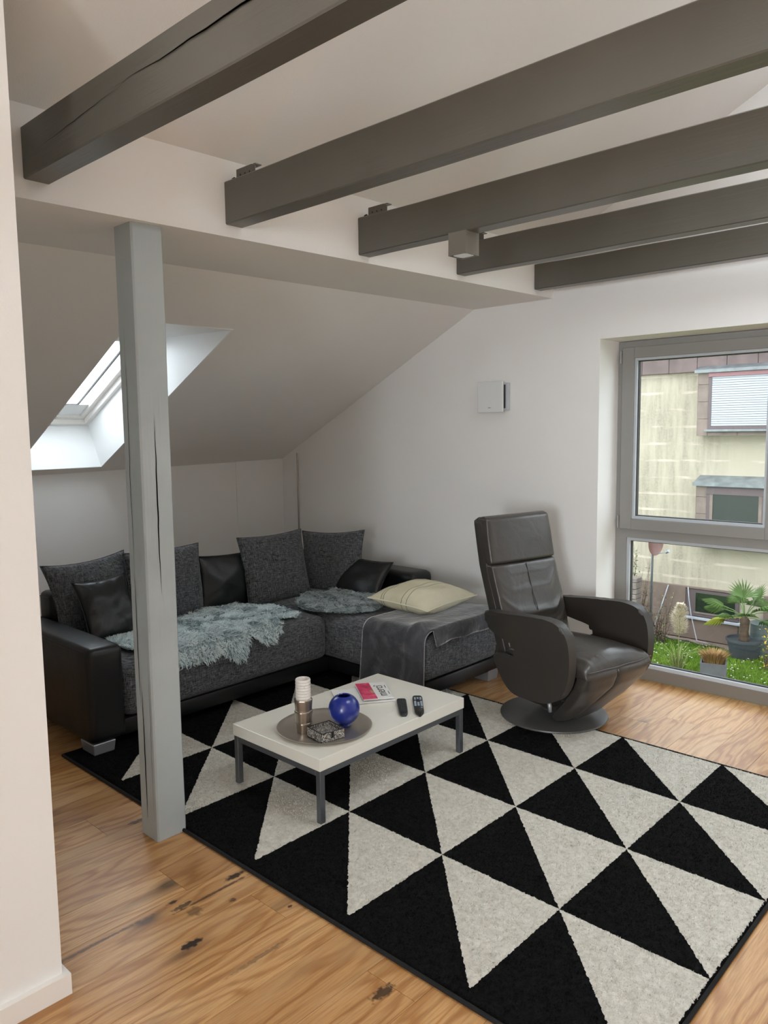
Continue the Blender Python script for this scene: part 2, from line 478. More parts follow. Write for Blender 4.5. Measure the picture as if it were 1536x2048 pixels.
# sloping ceiling with the skylight shaft, soffit, purlin casing, upper slope
OX0, OX1, OY0, OY1 = -5.045, -3.50, 1.97, 2.56
TH = 0.42
def lo(X, Y, up_=0): return (X, Y, zlow(X, Y) + up_)
bm = bmesh.new()
xs = [KX - 0.2, OX0, OX1, XS]; ys = [BY, OY0, OY1, GY]
for i in range(3):
    for j in range(3):
        if i == 1 and j == 1: continue
        for up_ in (0, TH):
            quad(bm, lo(xs[i], ys[j], up_), lo(xs[i + 1], ys[j], up_), lo(xs[i + 1], ys[j + 1], up_), lo(xs[i], ys[j + 1], up_))
for X in (KX - 0.2,): quad(bm, lo(X, BY), lo(X, GY), lo(X, GY, TH), lo(X, BY, TH))
bmesh.ops.remove_doubles(bm, verts=bm.verts[:], dist=1e-4)
tag(obj('ceiling', bm, M['wall']), kind='structure')
bm = bmesh.new()
def sof(X, Y): return (X, Y, zsof(Y))
quad(bm, sof(XS, BY), sof(XB, BY), sof(XB, GY), sof(XS, GY))
quad(bm, sof(XB, BY), (XB, BY, zup(XB, BY)), (XB, GY, zup(XB, GY)), sof(XB, GY))
quad(bm, (XB, BY, zup(XB, BY)), (XS, BY, zlow(XS, BY) + TH), (XS, GY, zlow(XS, GY) + TH), (XB, GY, zup(XB, GY)))
quad(bm, sof(XS, BY), (XS, BY, zlow(XS, BY) + TH), (XS, GY, zlow(XS, GY) + TH), sof(XS, GY))
bmesh.ops.remove_doubles(bm, verts=bm.verts[:], dist=1e-4)
tag(obj('ceiling_purlin_casing', bm, M['wall']), kind='structure')
bm = bmesh.new()
def zr(X, Y): return zup(X, Y) if X <= RIDGE else zup(RIDGE, Y) - S * (X - RIDGE)
for dz in (0, 0.3):
    quad(bm, (RIDGE, BY, zr(RIDGE, BY) + dz), (RX + .2, BY, zr(RX + .2, BY) + dz), (RX + .2, GY, zr(RX + .2, GY) + dz), (RIDGE, GY, zr(RIDGE, GY) + dz))
    xs = [XB, RWX - .36, RWX + .36, RIDGE]; ys = [BY, RWY - .65, RWY + .65, GY]
    for i in range(3):
        for j in range(3):
            if i == 1 and j == 1: continue  # hole added out of view to let in light from above
            quad(bm, *[(X, Y, zr(X, Y) + dz) for X, Y in ((xs[i], ys[j]), (xs[i + 1], ys[j]), (xs[i + 1], ys[j + 1]), (xs[i], ys[j + 1]))])
a_, b_, c_, d_ = xs[1], xs[2], ys[1], ys[2]
for (p, q) in (((a_, c_), (b_, c_)), ((b_, c_), (b_, d_)), ((b_, d_), (a_, d_)), ((a_, d_), (a_, c_))):
    quad(bm, (*p, zr(*p)), (*q, zr(*q)), (*q, zr(*q) + .3), (*p, zr(*p) + .3))
bmesh.ops.remove_doubles(bm, verts=bm.verts[:], dist=1e-4)
tag(obj('ceiling_upper_slope', bm, M['wall']), kind='structure')

# ------------------------------------------------------------------ roof window
sk = root('window_2', (-4.2, 2.27, 2.1)); tag(sk, kind='structure')
A0 = (OX0, zlow(OX0, 2.27)); A1 = (-5.22, 1.624)
B0 = (OX1, zlow(OX1, 2.27)); B1 = (-4.245, 2.120)
bm = bmesh.new()   # white lining of the shaft, a board each side
T = 0.012
def sp(p, y): return (p[0], y, p[1] + (y - 2.27) * 0.0162)
for y0, y1 in ((OY0 - T, OY0), (OY1, OY1 + T)):
    prism(bm, [A0, B0, B1, A1], y0, y1, 'y')
prism(bm, [A0, A1, (A1[0] - T, A1[1]), (A0[0] - T, A0[1] - .0)], OY0 - T, OY1 + T, 'y')
prism(bm, [B0, B1, (B1[0], B1[1] + T), (B0[0], B0[1] + T)], OY0 - T, OY1 + T, 'y')
obj('shaft_lining', bm, M['reveal'], sk)
d = Vector((1, 0, S)).normalized(); nn = Vector((-S, 0, 1)).normalized()
L = (Vector((B1[0], 0, B1[1])) - Vector((A1[0], 0, A1[1]))).length
def wp(s, y, h): v = Vector((A1[0], y, A1[1])) + d * s + nn * h; return v
def slab(bm, s0, s1, y0, y1, h0, h1):
    vs = [bm.verts.new(wp(s, y, h)) for s, y, h in ((s0, y0, h0), (s1, y0, h0), (s1, y1, h0), (s0, y1, h0), (s0, y0, h1), (s1, y0, h1), (s1, y1, h1), (s0, y1, h1))]
    for f in ((0, 3, 2, 1), (4, 5, 6, 7), (0, 1, 5, 4), (1, 2, 6, 5), (2, 3, 7, 6), (3, 0, 4, 7)): bm.faces.new([vs[i] for i in f])
def rimm(bm, w_, h0, h1, ins=0):
    y0, y1 = OY0 + ins, OY1 - ins; s0, s1 = ins, L - ins
    slab(bm, s0, s1, y0, y0 + w_, h0, h1); slab(bm, s0, s1, y1 - w_, y1, h0, h1)
    slab(bm, s0, s0 + w_, y0 + w_, y1 - w_, h0, h1); slab(bm, s1 - w_, s1, y0 + w_, y1 - w_, h0, h1)
bm = bmesh.new(); rimm(bm, 0.03, -0.02, 0.10); obj('frame', bm, M['trimwhite'], sk)
bm = bmesh.new(); rimm(bm, 0.035, 0.015, 0.13, 0.03); sh = obj('sash', bm, M['trimwhite'], sk)
bm = bmesh.new(); rimm(bm, 0.006, 0.10, 0.112, 0.065); obj('seal', bm, M['alu2'], sh)
bm = bmesh.new(); slab(bm, 0.06, L - 0.06, OY0 + 0.06, OY1 - 0.06, 0.112, 0.118); obj('pane', bm, M['clearglass'], sh)

# ------------------------------------------------------------------ gable window
win = root('window_1', ((WX0 + WX1) / 2, 4.46, 0)); tag(win, kind='structure')
YF = 4.46
def rect_frame(bm, x0, x1, z0, z1, w_, y0, y1, wb=None, wt=None, wr=None):
    wb = w_ if wb is None else wb; wt = w_ if wt is None else wt; wr = w_ if wr is None else wr
    bx(bm, x0, x0 + w_, y0, y1, z0, z1); bx(bm, x1 - wr, x1, y0, y1, z0, z1)
    bx(bm, x0 + w_, x1 - wr, y0, y1, z0, z0 + wb); bx(bm, x0 + w_, x1 - wr, y0, y1, z1 - wt, z1)
for u_, (x0, x1) in enumerate(((-2.191, -1.215), (-1.215, -0.599))):
    bm = bmesh.new()
    wl, wr_ = (0.07, 0.035) if u_ == 0 else (0.035, 0.07)      # coupled mullion between the two units
    bx(bm, x0, x0 + wl, YF, YF + 0.08, 0.0, 2.06); bx(bm, x1 - wr_, x1, YF, YF + 0.08, 0.0, 2.06)
    bx(bm, x0 + wl, x1 - wr_, YF, YF + 0.08, 1.99, 2.06)
    bx(bm, x0 + wl, x1 - wr_, YF, YF + 0.08, 0.875, 0.975)
    fr = obj('frame', bm, M['alu'], win)
    obj('threshold', box(x0 + 0.001, x1 - 0.001, YF + 0.002, YF + 0.08, 0.0, 0.074, 0.003), M['brownrail'], fr)
    bm = bmesh.new(); rect_frame(bm, x0 + wl, x1 - wr_, 0.074, 0.875, 0.018, YF + 0.010, YF + 0.06, wb=0.022)
    obj('glazing_bead', bm, M['alu3'], fr)
    bm = bmesh.new(); rect_frame(bm, x0 + wl + 0.018, x1 - wr_ - 0.018, 0.096, 0.857, 0.006, YF + 0.030, YF + 0.05)
    obj('seal', bm, M['alu2'], fr)
    obj('pane', box(x0 + wl + 0.02, x1 - wr_ - 0.02, YF + 0.04, YF + 0.046, 0.1, 0.86), M['glass'], fr)
    bm = bmesh.new(); rect_frame(bm, x0 + 0.030, x1 - 0.030, 0.928, 2.024, 0.076, YF - 0.018, YF + 0.055, wb=0.066, wt=0.066)
    bmesh.ops.bevel(bm, geom=bm.edges[:], offset=0.003, segments=1, affect='EDGES')
    sa = obj('sash', bm, M['alu'], win)
    bm = bmesh.new(); rect_frame(bm, x0 + 0.106, x1 - 0.106, 0.994, 1.958, 0.014, YF - 0.006, YF + 0.045, wb=0.016)
    obj('glazing_bead', bm, M['alu3'], sa)
    bm = bmesh.new(); rect_frame(bm, x0 + 0.119, x1 - 0.119, 1.009, 1.945, 0.006, YF + 0.012, YF + 0.04)
    obj('seal', bm, M['alu2'], sa)
    obj('pane', box(x0 + 0.12, x1 - 0.12, YF + 0.025, YF + 0.031, 1.01, 1.944), M['glass'], sa)
    for z in (1.93, 0.935):
        bm = bmesh.new(); tube(bm, [(x0 + 0.022, YF - 0.02, z), (x0 + 0.022, YF - 0.02, z + 0.075)], 0.007, 8)
        bx(bm, x0 + 0.014, x0 + 0.034, YF - 0.016, YF + 0.004, z + 0.004, z + 0.034)
        obj('hinge', bm, M['alu'], sa)
    bm = bmesh.new(); bx(bm, x1 - 0.075, x1 - 0.045, YF - 0.03, YF - 0.017, 1.42, 1.50); bx(bm, x1 - 0.068, x1 - 0.052, YF - 0.06, YF - 0.045, 1.36, 1.48)
    bx(bm, x1 - 0.066, x1 - 0.054, YF - 0.05, YF - 0.025, 1.455, 1.47)
    obj('handle', bm, M['steel'], sa)

# ------------------------------------------------------------------ timber beams and post
BM = [(1.066, 2.339, 0.084, 0.156), (1.823, 2.338, 0.080, 0.158), (2.543, 2.334, 0.076, 0.162), (3.264, 2.346, 0.074, 0.150), (4.008, 2.360, 0.074, 0.143)]
labels = ['grey painted ceiling beam nearest the camera, thick end beside the partition wall',
          'grey painted ceiling beam ending between the post and the spotlight beam',
          'grey painted ceiling beam carrying the square spotlight',
          'grey painted ceiling beam just behind the square spotlight',
          'grey painted ceiling beam running close along the window wall']
for i, (y, z, wd, ht) in enumerate(BM):
    rb = root('ceiling_beam', (XB, y, z)); tag(rb, labels[i], 'beam', 'grey ceiling beams', kind='thing')
    bm = bmesh.new(); n = 44
    Ls = RX + 0.05 - XB
    rings = []
    for k in range(n + 1):
        x = XB + 0.002 + Ls * k / n
        j = lambda s: 0.0022 * noise.noise(Vector((x * 2.3, i * 7.1 + s * 3.3, 0)))
        c = 0.004
        y0, y1, z0, z1 = y + j(1), y + wd + j(2), z + j(3), z + ht + j(4) * 1.6
        rings.append([bm.verts.new((x, a, b)) for a, b in ((y0 + c, z0), (y1 - c, z0), (y1, z0 + c), (y1, z1 - c), (y1 - c, z1), (y0 + c, z1), (y0, z1 - c), (y0, z0 + c))])
    for q in range(n):
        for k in range(8): bm.faces.new((rings[q][k], rings[q][(k + 1) % 8], rings[q + 1][(k + 1) % 8], rings[q + 1][k]))
    bm.faces.new(rings[0][::-1]); bm.faces.new(rings[-1])
    obj('timber', bm, M['beam'], rb)
    if i in (1, 2, 3):      # perforated steel angle lying on the beam end
        zt = z + ht
        bm = bmesh.new()
        x0, x1, yy = XB + 0.012, XB + 0.145, y + 0.035
        prism(bm, [(x0 + .02, zt + 0.004), (x1, zt + 0.004), (x1, zt + 0.034), (x1 - 0.02, zt + 0.044), (x0 + 0.02, zt + 0.044)], yy, yy + 0.003, 'y')
        prism(bm, [(x0 + .02, yy + 0.003), (x1, yy + 0.003), (x1, yy + 0.032), (x0 + .02, yy + 0.032)], zt + 0.040, zt + 0.044, 'z')
        bx(bm, x0 + 0.02, x1, yy - 0.022, yy, zt + 0.001, zt + 0.005)
        br = obj('bracket', bm, M['beam'], rb); br['label'] = 'perforated steel angle bracket'
        for k in range(3):
            for zz in (0.020,):
                bm = bmesh.new(); tube(bm, [(x0 + 0.045 + k * 0.028, yy - 0.0008, zt + zz), (x0 + 0.045 + k * 0.028, yy + 0.001, zt + zz)], 0.0035, 8)
                obj('screw_hole', bm, M['crack'], br)
        bm = bmesh.new(); tube(bm, [(XB + 0.012, y + 0.03, zt), (XB + 0.016, y + 0.028, zt + 0.012), (XB + 0.028, y + 0.028, zt + 0.014), (XB + 0.036, y + 0.03, zt + 0.002)], 0.003, 6)
        obj('cable_end', bm, M['crack'], rb)
# visible shakes in the two front beams: recessed dark slivers with depth
def sliver(parent, pts, wd_, depth, axis):
    bm = bmesh.new()
    n = len(pts)
    up_ = []; dn = []; 
    for k, p in enumerate(pts):
        h = wd_ * math.sin(PI * (k + 0.15) / (n - 1 + 0.3))
        off = Vector((0, 0, h)) if axis == 'x' else Vector(axis) * h
        up_.append(bm.verts.new(Vector(p) + off)); dn.append(bm.verts.new(Vector(p) - off))
    for k in range(n - 1): bm.faces.new((up_[k], up_[k + 1], dn[k + 1], dn[k]))
    bmesh.ops.solidify(bm, geom=bm.faces[:], thickness=depth)
    return obj('crack', bm, M['crack'], parent)
PB = root('support_post', (-2.598, 1.505, 0)); tag(PB, 'light grey painted square timber post with long cracks standing at the rug edge', 'post', kind='thing')
PX0, PX1, PY0, PY1, PZ = -2.662, -2.540, 1.442, 1.566, zsof(1.5)
bm = bmesh.new(); n = 36; rings = []
for k in range(n + 1):
    z = PZ * k / n
    j = lambda s: 0.002 * noise.noise(Vector((s * 5.3, 0.5, z * 2.2)))
    c = 0.006
    x0, x1, y0, y1 = PX0 + j(1), PX1 + j(2), PY0 + j(3), PY1 + j(4)
    rings.append([bm.verts.new((a, b, z)) for a, b in ((x0 + c, y0), (x1 - c, y0), (x1, y0 + c), (x1, y1 - c), (x1 - c, y1), (x0 + c, y1), (x0, y1 - c), (x0, y0 + c))])
for q in range(n):
    for k in range(8): bm.faces.new((rings[q][k], rings[q][(k + 1) % 8], rings[q + 1][(k + 1) % 8], rings[q + 1][k]))
bm.faces.new(rings[0][::-1]); bm.faces.new(rings[-1])
obj('timber', bm, M['post'], PB)
def crackline(z0, z1, x, face, amp=0.006, wd_=0.0016, seed=0, n=26):
    pts = []
    for k in range(n + 1):
        z = z0 + (z1 - z0) * k / n
        o_ = amp * noise.noise(Vector((seed, z * 2.5, 1.7))) + 0.0025 * noise.noise(Vector((seed, z * 14, 4)))
        pts.append((x + o_, PY0 - 0.0012, z) if face == 'l' else (PX1 + 0.0012, x + o_, z))
    sliver(PB, pts, wd_, 0.004, (1, 0, 0) if face == 'l' else (0, 1, 0))
crackline(0.02, 0.62, -2.612, 'l', 0.010, 0.0030, 3)
crackline(0.50, 1.05, -2.618, 'l', 0.012, 0.0022, 5)
crackline(0.98, 1.95, -2.622, 'l', 0.008, 0.0013, 8)
crackline(0.95, 1.62, 1.50, 'r', 0.010, 0.0026, 11)
crackline(0.05, 0.75, -2.560, 'l', 0.004, 0.0008, 12)

b1 = [o for o in bpy.data.objects if o.name == 'ceiling_beam'][0]
pts = [(-1.90 + 1.3 * k / 20, 1.066 - 0.0024, 2.435 + 0.012 * k / 20 + 0.006 * noise.noise(Vector((k * .45, 0, 0)))) for k in range(21)]
sliver(b1, pts, 0.0028, 0.003, 'x')
pts = [(-2.40 + 0.5 * k / 12, 1.066 - 0.0024, 2.40 + 0.03 * k / 12 + 0.004 * noise.noise(Vector((k * .45, 3, 0)))) for k in range(13)]
sliver(b1, pts, 0.0009, 0.003, 'x')

# ------------------------------------------------------------------ square ceiling spotlight
sl = root('ceiling_spotlight', (-1.945, 2.58, 2.336)); tag(sl, 'small square grey spotlight fixed under the third ceiling beam', 'lamp')
bm = bmesh.new(); X0, X1, Y0, Y1, Z0, Z1 = -1.990, -1.902, 2.534, 2.622, 2.246, 2.335
for a in ((X0, X1, Y0, Y0 + .004), (X0, X1, Y1 - .004, Y1), (X0, X0 + .004, Y0 + .004, Y1 - .004), (X1 - .004, X1, Y0 + .004, Y1 - .004)): bx(bm, *a, Z0, Z1)
bx(bm, X0 + .004, X1 - .004, Y0 + .004, Y1 - .004, Z1 - .01, Z1)
M['lampgrey'] = simple('grey_lamp_housing', lin(112, 109, 100), 0.5)
obj('housing', bm, M['lampgrey'], sl)
bm = bmesh.new(); lathe(bm, [(0.041, 0.0), (0.041, 0.004), (0.032, 0.006), (0.026, 0.02), (0.0, 0.026)], ((X0 + X1) / 2, (Y0 + Y1) / 2, Z0 + 0.002), 28)
obj('reflector', bm, simple('chrome', (0.8, 0.8, 0.8, 1), 0.15, 1), sl)

# ------------------------------------------------------------------ ventilation unit
vu = root('ventilation_unit', (-2.93, GY, 1.755)); tag(vu, 'flat square white ventilation cover mounted on the window wall', 'ventilation')
obj('back_box', box(-3.00, -2.812, GY - 0.03, GY, 1.668, 1.842, 0.004), M['alu3'], vu)
obj('front_cover', box(-3.035, -2.838, GY - 0.052, GY - 0.036, 1.655, 1.855, 0.004), simple('cool_white_plastic', lin(225, 228, 229), 0.4), vu)
obj('spacer', box(-2.99, -2.83, GY - 0.036, GY - 0.03, 1.68, 1.83), M['alu2'], vu)
obj('status_mark', box(-2.95, -2.93, GY - 0.0525, GY - 0.052, 1.684, 1.687), M['alu2'], vu)

# ------------------------------------------------------------------ slim pole by the corner
pl = root('pole', (-4.78, 4.12, 0)); tag(pl, 'slim upright metal pole standing behind the corner of the sofa', 'pole')
bm = bmesh.new(); tube(bm, [(-4.80, 4.12, 0.01), (-4.80, 4.12, 1.375)], 0.007, 10); obj('rod', bm, simple('brushed_rod', lin(150, 144, 136), 0.35, 0.85), pl)
bm = bmesh.new(); lathe(bm, [(0.09, 0), (0.09, 0.008), (0.02, 0.014), (0.01, 0.03)], (-4.80, 4.12, 0), 24); obj('foot', bm, M['steel'], pl)

# ------------------------------------------------------------------ rug
rg = root('rug', (-2.15, 2.55, 0)); tag(rg, 'large black and off white triangle patterned rug under the coffee table', 'rug')
RX0, RX1, RY0, RY1 = -3.60, -0.695, 1.545, 3.522
bm = bmesh.new()
nx, ny = 300, 205
vv = []
for j in range(ny + 1):
    for i in range(nx + 1):
        x = RX0 + 0.012 + (RX1 - RX0 - 0.024) * i / nx; y = RY0 + 0.012 + (RY1 - RY0 - 0.024) * j / ny
        e = min(i, nx - i, j, ny - j)
        z = 0.0125 + 0.0012 * noise.noise(Vector((x * 22, y * 22, 0))) + 0.0008 * noise.noise(Vector((x * 60, y * 60, 3)))
        if e == 0: z = 0.002
        vv.append((x, y, z))
ff = [(j * (nx + 1) + i, j * (nx + 1) + i + 1, (j + 1) * (nx + 1) + i + 1, (j + 1) * (nx + 1) + i) for j in range(ny) for i in range(nx)]
bm.free()
pile = obj('pile', (vv, ff), M['rug'], rg, smooth=True)
bm = bmesh.new(); r_ = 0.0065
tube(bm, [(RX0 + r_, RY0 + r_, r_), (RX1 - r_, RY0 + r_, r_)], r_, 8); tube(bm, [(RX0 + r_, RY1 - r_, r_), (RX1 - r_, RY1 - r_, r_)], r_, 8)
tube(bm, [(RX0 + r_, RY0 + r_, r_), (RX0 + r_, RY1 - r_, r_)], r_, 8); tube(bm, [(RX1 - r_, RY0 + r_, r_), (RX1 - r_, RY1 - r_, r_)], r_, 8)
bd = obj('binding', bm, M['rugedge'], rg, smooth=True); bd['label'] = 'narrow black edge binding'
# short upright fibres so the pile has a real nap
N = 150000
px = rng.uniform(RX0 + 0.012, RX1 - 0.012, N); py = rng.uniform(RY0 + 0.012, RY1 - 0.012, N)
hh = rng.uniform(0.003, 0.0065, N); an = rng.uniform(0, 2 * PI, N); wd_ = rng.uniform(0.0016, 0.0030, N)
tx = rng.normal(0, 0.003, N); ty = rng.normal(0, 0.003, N)
V = np.zeros((N, 3, 3)); zb = 0.0115
V[:, 0] = np.stack([px - wd_ * np.cos(an), py - wd_ * np.sin(an), np.full(N, zb)], 1)
V[:, 1] = np.stack([px + wd_ * np.cos(an), py + wd_ * np.sin(an), np.full(N, zb)], 1)
V[:, 2] = np.stack([px + tx, py + ty, zb + hh], 1)
me = bpy.data.meshes.new('nap')
def fastmesh(name, V, F, mat, parent=None, smooth=False):
    me = bpy.data.meshes.new(name)
    V = np.asarray(V, dtype=np.float32).reshape(-1, 3); k = F.shape[1]
    me.vertices.add(len(V)); me.vertices.foreach_set('co', V.ravel())
    me.loops.add(F.size); me.loops.foreach_set('vertex_index', F.ravel().astype(np.int32))
    me.polygons.add(len(F)); me.polygons.foreach_set('loop_start', np.arange(0, F.size, k, dtype=np.int32))
    me.update(calc_edges=True); me.validate()
    me.materials.append(mat)
    if smooth: me.polygons.foreach_set('use_smooth', [True] * len(me.polygons))
    o = bpy.data.objects.new(name, me); C.objects.link(o)
    if parent:
        o.parent = parent; L = Vector((0, 0, 0)); q = parent
        while q: L += q.location; q = q.parent
        me.transform(Matrix.Translation(-L))
    return o
nap = fastmesh('nap', V, np.arange(N * 3).reshape(-1, 3), M['rug'], rg); nap['kind'] = 'stuff'
# ------------------------------------------------------------------ corner sofa
sf = root('corner_sofa', (-3.9, 2.9, 0)); tag(sf, 'black and dark grey corner sofa with an open chaise end below the sloping ceiling', 'sofa')
SX0, SXF, AY0, AY1 = -4.40, -3.455, 1.625, 1.81
CY0, CX1, SYB = 3.175, -2.672, 4.12
def soft_box(x0, x1, y0, y1, z0, z1, bev, n=10, puff=0.012, seed=0, wr=0.004):
    """upholstered block: bevelled, subdivided and slightly swollen"""
    bm = bmesh.new(); bx(bm, x0, x1, y0, y1, z0, z1)
    bmesh.ops.bevel(bm, geom=bm.edges[:], offset=bev, segments=5, profile=0.5, affect='EDGES')
    long_ = [e for e in bm.edges if e.calc_length() > 0.12]
    bmesh.ops.subdivide_edges(bm, edges=long_, cuts=n, use_grid_fill=True)
    cx, cy = (x0 + x1) / 2, (y0 + y1) / 2
    for v in bm.verts:
        a = max(0, 1 - ((v.co.x - cx) / (x1 - x0) * 2) ** 2); b = max(0, 1 - ((v.co.y - cy) / (y1 - y0) * 2) ** 2)
        t = (v.co.z - z0) / (z1 - z0)
        v.co.z += puff * (a * b) ** 0.4 * max(0, t) ** 2
        p = Vector(v.co) * 5 + Vector((seed, 0, 0))
        v.co += Vector((noise.noise(p), noise.noise(p + Vector((9, 0, 0))), noise.noise(p + Vector((0, 9, 0))))) * wr
    return bm
obj('base_frame', box(SX0 + .02, SXF - .012, AY1 + 0.001, CY0 + .02, 0.062, 0.143, 0.008), M['blackleather'], sf, True, 40)
obj('base_frame', box(SX0 + .02, CX1 - .012, CY0 + .021, SYB - .01, 0.062, 0.143, 0.008), M['blackleather'], sf, True, 40)
obj('seat_cushion', soft_box(-4.24, SXF, AY1 + 0.004, CY0 + 0.012, 0.138, 0.405, 0.055, 10, .02, 1), M['fabric'], sf, True)
obj('seat_cushion', soft_box(-4.24, CX1, CY0 + 0.004, 3.90, 0.138, 0.405, 0.055, 12, .018, 2), M['fabric'], sf, True)
# arm at the near end with its twin top seams
ar = obj('armrest', soft_box(SX0, -3.432, AY0, AY1, 0.066, 0.535, 0.035, 8, .004, 3, .002), M['blackleather'], sf, True)
bm = bmesh.new()
for dz in (0.0, 0.012):
    pts = [(x, AY0 - 0.0002 + (0.006 if dz == 0 else 0.002), 0.518 - dz) for x in np.linspace(-4.36, -3.50, 24)]
    pts += [(-3.50 + 0.05 * math.sin(a), AY0 + 0.006, 0.518 - dz - 0.03 * (1 - math.cos(a))) for a in np.linspace(0.2, PI / 2, 6)]
    tube(bm, pts, 0.0022, 6)
obj('piping', bm, M['blackleather'], ar, True)
# backrests
b_ = obj('backrest', soft_box(SX0, -4.235, AY1 + 0.005, SYB, 0.066, 0.665, 0.035, 10, .003, 4, .003), M['blackleather'], sf, True)
bm = bmesh.new(); tube(bm, [(x, AY1 + 0.004, 0.640) for x in np.linspace(-4.38, -4.255, 8)], 0.0022, 6); obj('piping', bm, M['blackleather'], b_, True)
obj('backrest', soft_box(-4.23, -3.37, 3.90, SYB, 0.066, 0.575, 0.05, 10, .006, 5, .003), M['blackleather'], sf, True)
# feet: tapered silver blocks
def foot(x0, x1, y0, y1, z0=0.0, z1=0.068):
    bm = bmesh.new(); vs, _ = bx(bm, x0, x1, y0, y1, z0, z1)
    cx, cy = (x0 + x1) / 2, (y0 + y1) / 2
    for v in vs:
        if v.co.z < z0 + .01: v.co.x = cx + (v.co.x - cx) * .9; v.co.y = cy + (v.co.y - cy) * .9
    bmesh.ops.bevel(bm, geom=bm.edges[:], offset=0.003, segments=1, affect='EDGES')
    f = obj('foot', bm, M['silver'], sf); f['label'] = 'silver tapered foot'
foot(-3.575, -3.44, 1.635, 1.75, 0.0125)
foot(-4.36, -4.25, 1.64, 1.74)
foot(-2.80, -2.684, 3.80, 3.91)
foot(-2.80, -2.70, 3.20, 3.31, 0.0125)
foot(-4.36, -4.26, 3.98, 4.08)

# ------------------------------------------------------------------ cushions
def cushion_bm(w_, h_, t_, seed=0, n=26, wrinkle=0.006, pinch=0.10):
    bm = bmesh.new(); top = {}; bot = {}
    for side in (1, -1):
        dct = top if side == 1 else bot
        for j in range(n + 1):
            for i in range(n + 1):
                u = -1 + 2 * i / n; v = -1 + 2 * j / n
                if side == -1 and (abs(u) == 1 or abs(v) == 1): dct[i, j] = top[i, j]; continue
                # edges drawn in between the pointed corners
                x = w_ / 2 * u * (1 - pinch * (1 - v * v) * abs(u) ** 3); y = h_ / 2 * v * (1 - pinch * (1 - u * u) * abs(v) ** 3)
                prof = ((1 - abs(u) ** 2.4) * (1 - abs(v) ** 2.4)); prof = max(0, prof) ** 0.52
                z = side * t_ / 2 * prof
                q = Vector((u * 1.7 + seed, v * 1.7, side * 2))
                z += wrinkle * 1.6 * noise.noise(q) * prof
                # creases that run in from the corners and the seam
                ang = math.atan2(v, u); rad = math.hypot(u, v)
                z += side * wrinkle * 0.9 * noise.noise(Vector((ang * 4.5 + seed, side, rad * .8))) * min(1, rad) ** 2 * (prof ** .5)
                dct[i, j] = bm.verts.new((x, y, z))
    for dct, s in ((top, 1), (bot, -1)):
        for j in range(n):
            for i in range(n):
                f = (dct[i, j], dct[i + 1, j], dct[i + 1, j + 1], dct[i, j + 1])
                try: bm.faces.new(f if s == 1 else f[::-1])
                except ValueError: pass
    return bm
def cushion(name, q, t_, mat, label, cat='cushion', group=None, grow=1.05, seed=0, wrinkle=0.006, pipe=None, pr=0.003, pinch=.10, smat=None):
    x, y, z, yw, tilt, rl, w_, h_ = q
    w_ *= grow; h_ *= grow
    nrm = Vector((math.cos(yw) * math.cos(tilt), math.sin(yw) * math.cos(tilt), math.sin(tilt)))
    right = Vector((-math.sin(yw), math.cos(yw), 0)); upv = Vector((-math.cos(yw) * math.sin(tilt), -math.sin(yw) * math.sin(tilt), math.cos(tilt)))
    r2 = right * math.cos(rl) + upv * math.sin(rl); u2 = upv * math.cos(rl) - right * math.sin(rl)
    Mx = Matrix(((r2.x, u2.x, nrm.x, x), (r2.y, u2.y, nrm.y, y), (r2.z, u2.z, nrm.z, z), (0, 0, 0, 1)))
    rt_ = root(name, (0, 0, 0)); rt_.matrix_world = Mx
    tag(rt_, label, cat, group)
    o = obj('cover', cushion_bm(w_, h_, t_, seed, wrinkle=wrinkle, pinch=pinch), mat, rt_, True, local=True)
    # piping round the seam
    n = 40; pts = []
    for (a, b) in (((-1, -1), (1, -1)), ((1, -1), (1, 1)), ((1, 1), (-1, 1)), ((-1, 1), (-1, -1))):
        for k in range(n):
            u = a[0] + (b[0] - a[0]) * k / n; v = a[1] + (b[1] - a[1]) * k / n
            pts.append((w_ / 2 * u * (1 - pinch * (1 - v * v) * abs(u) ** 3), h_ / 2 * v * (1 - pinch * (1 - u * u) * abs(v) ** 3), 0.0))
    pts.append(pts[0])
    bm = bmesh.new(); tube(bm, pts, pr, 6, cap=False)
    s = obj('seam', bm, smat or mat, rt_, True, local=True)
    return rt_
G = 'grey woven back cushions on the sofa'; K = 'small smooth black cushions on the sofa'
cushion('back_cushion', [-4.17, 2.03, .625, -0.05, 0.32, 0.07, 0.47, 0.44], .15, M['cushfab'], 'grey woven cushion in the left corner of the sofa behind a small black cushion', group=G, seed=1, wrinkle=.010, pinch=.12)
cushion('scatter_cushion', [-3.985, 2.02, .585, 0.10, 0.40, 0.02, 0.32, 0.35], .11, M['blacksatin'], 'small shiny black cushion leaning near the left armrest', group=K, seed=2, wrinkle=.012, pinch=.12)
cushion('back_cushion', [-4.130, 2.475, .625, 0.05, 0.14, -0.0, 0.51, 0.44], .15, M['cushfab'], 'grey woven cushion partly hidden behind the timber post', group=G, seed=3, pinch=.06)
cushion('scatter_cushion', [-4.125, 2.905, .575, 0.06, 0.12, -0.05, 0.40, 0.36], .11, M['blacksatin'], 'small black cushion between two grey cushions right of the post', group=K, seed=4, wrinkle=.008, pinch=.05)
cushion('back_cushion', [-4.075, 3.28, .625, -0.08, 0.22, 0.02, 0.50, 0.46], .16, M['cushfab'], 'large grey woven cushion standing left of the slim pole', group=G, seed=5, pinch=.07)
cushion('back_cushion', [-4.03, 3.765, .60, -1.30, 0.16, 0.06, 0.50, 0.45], .15, M['cushfab'], 'grey woven cushion at the corner against the window wall', group=G, seed=6, pinch=.09)
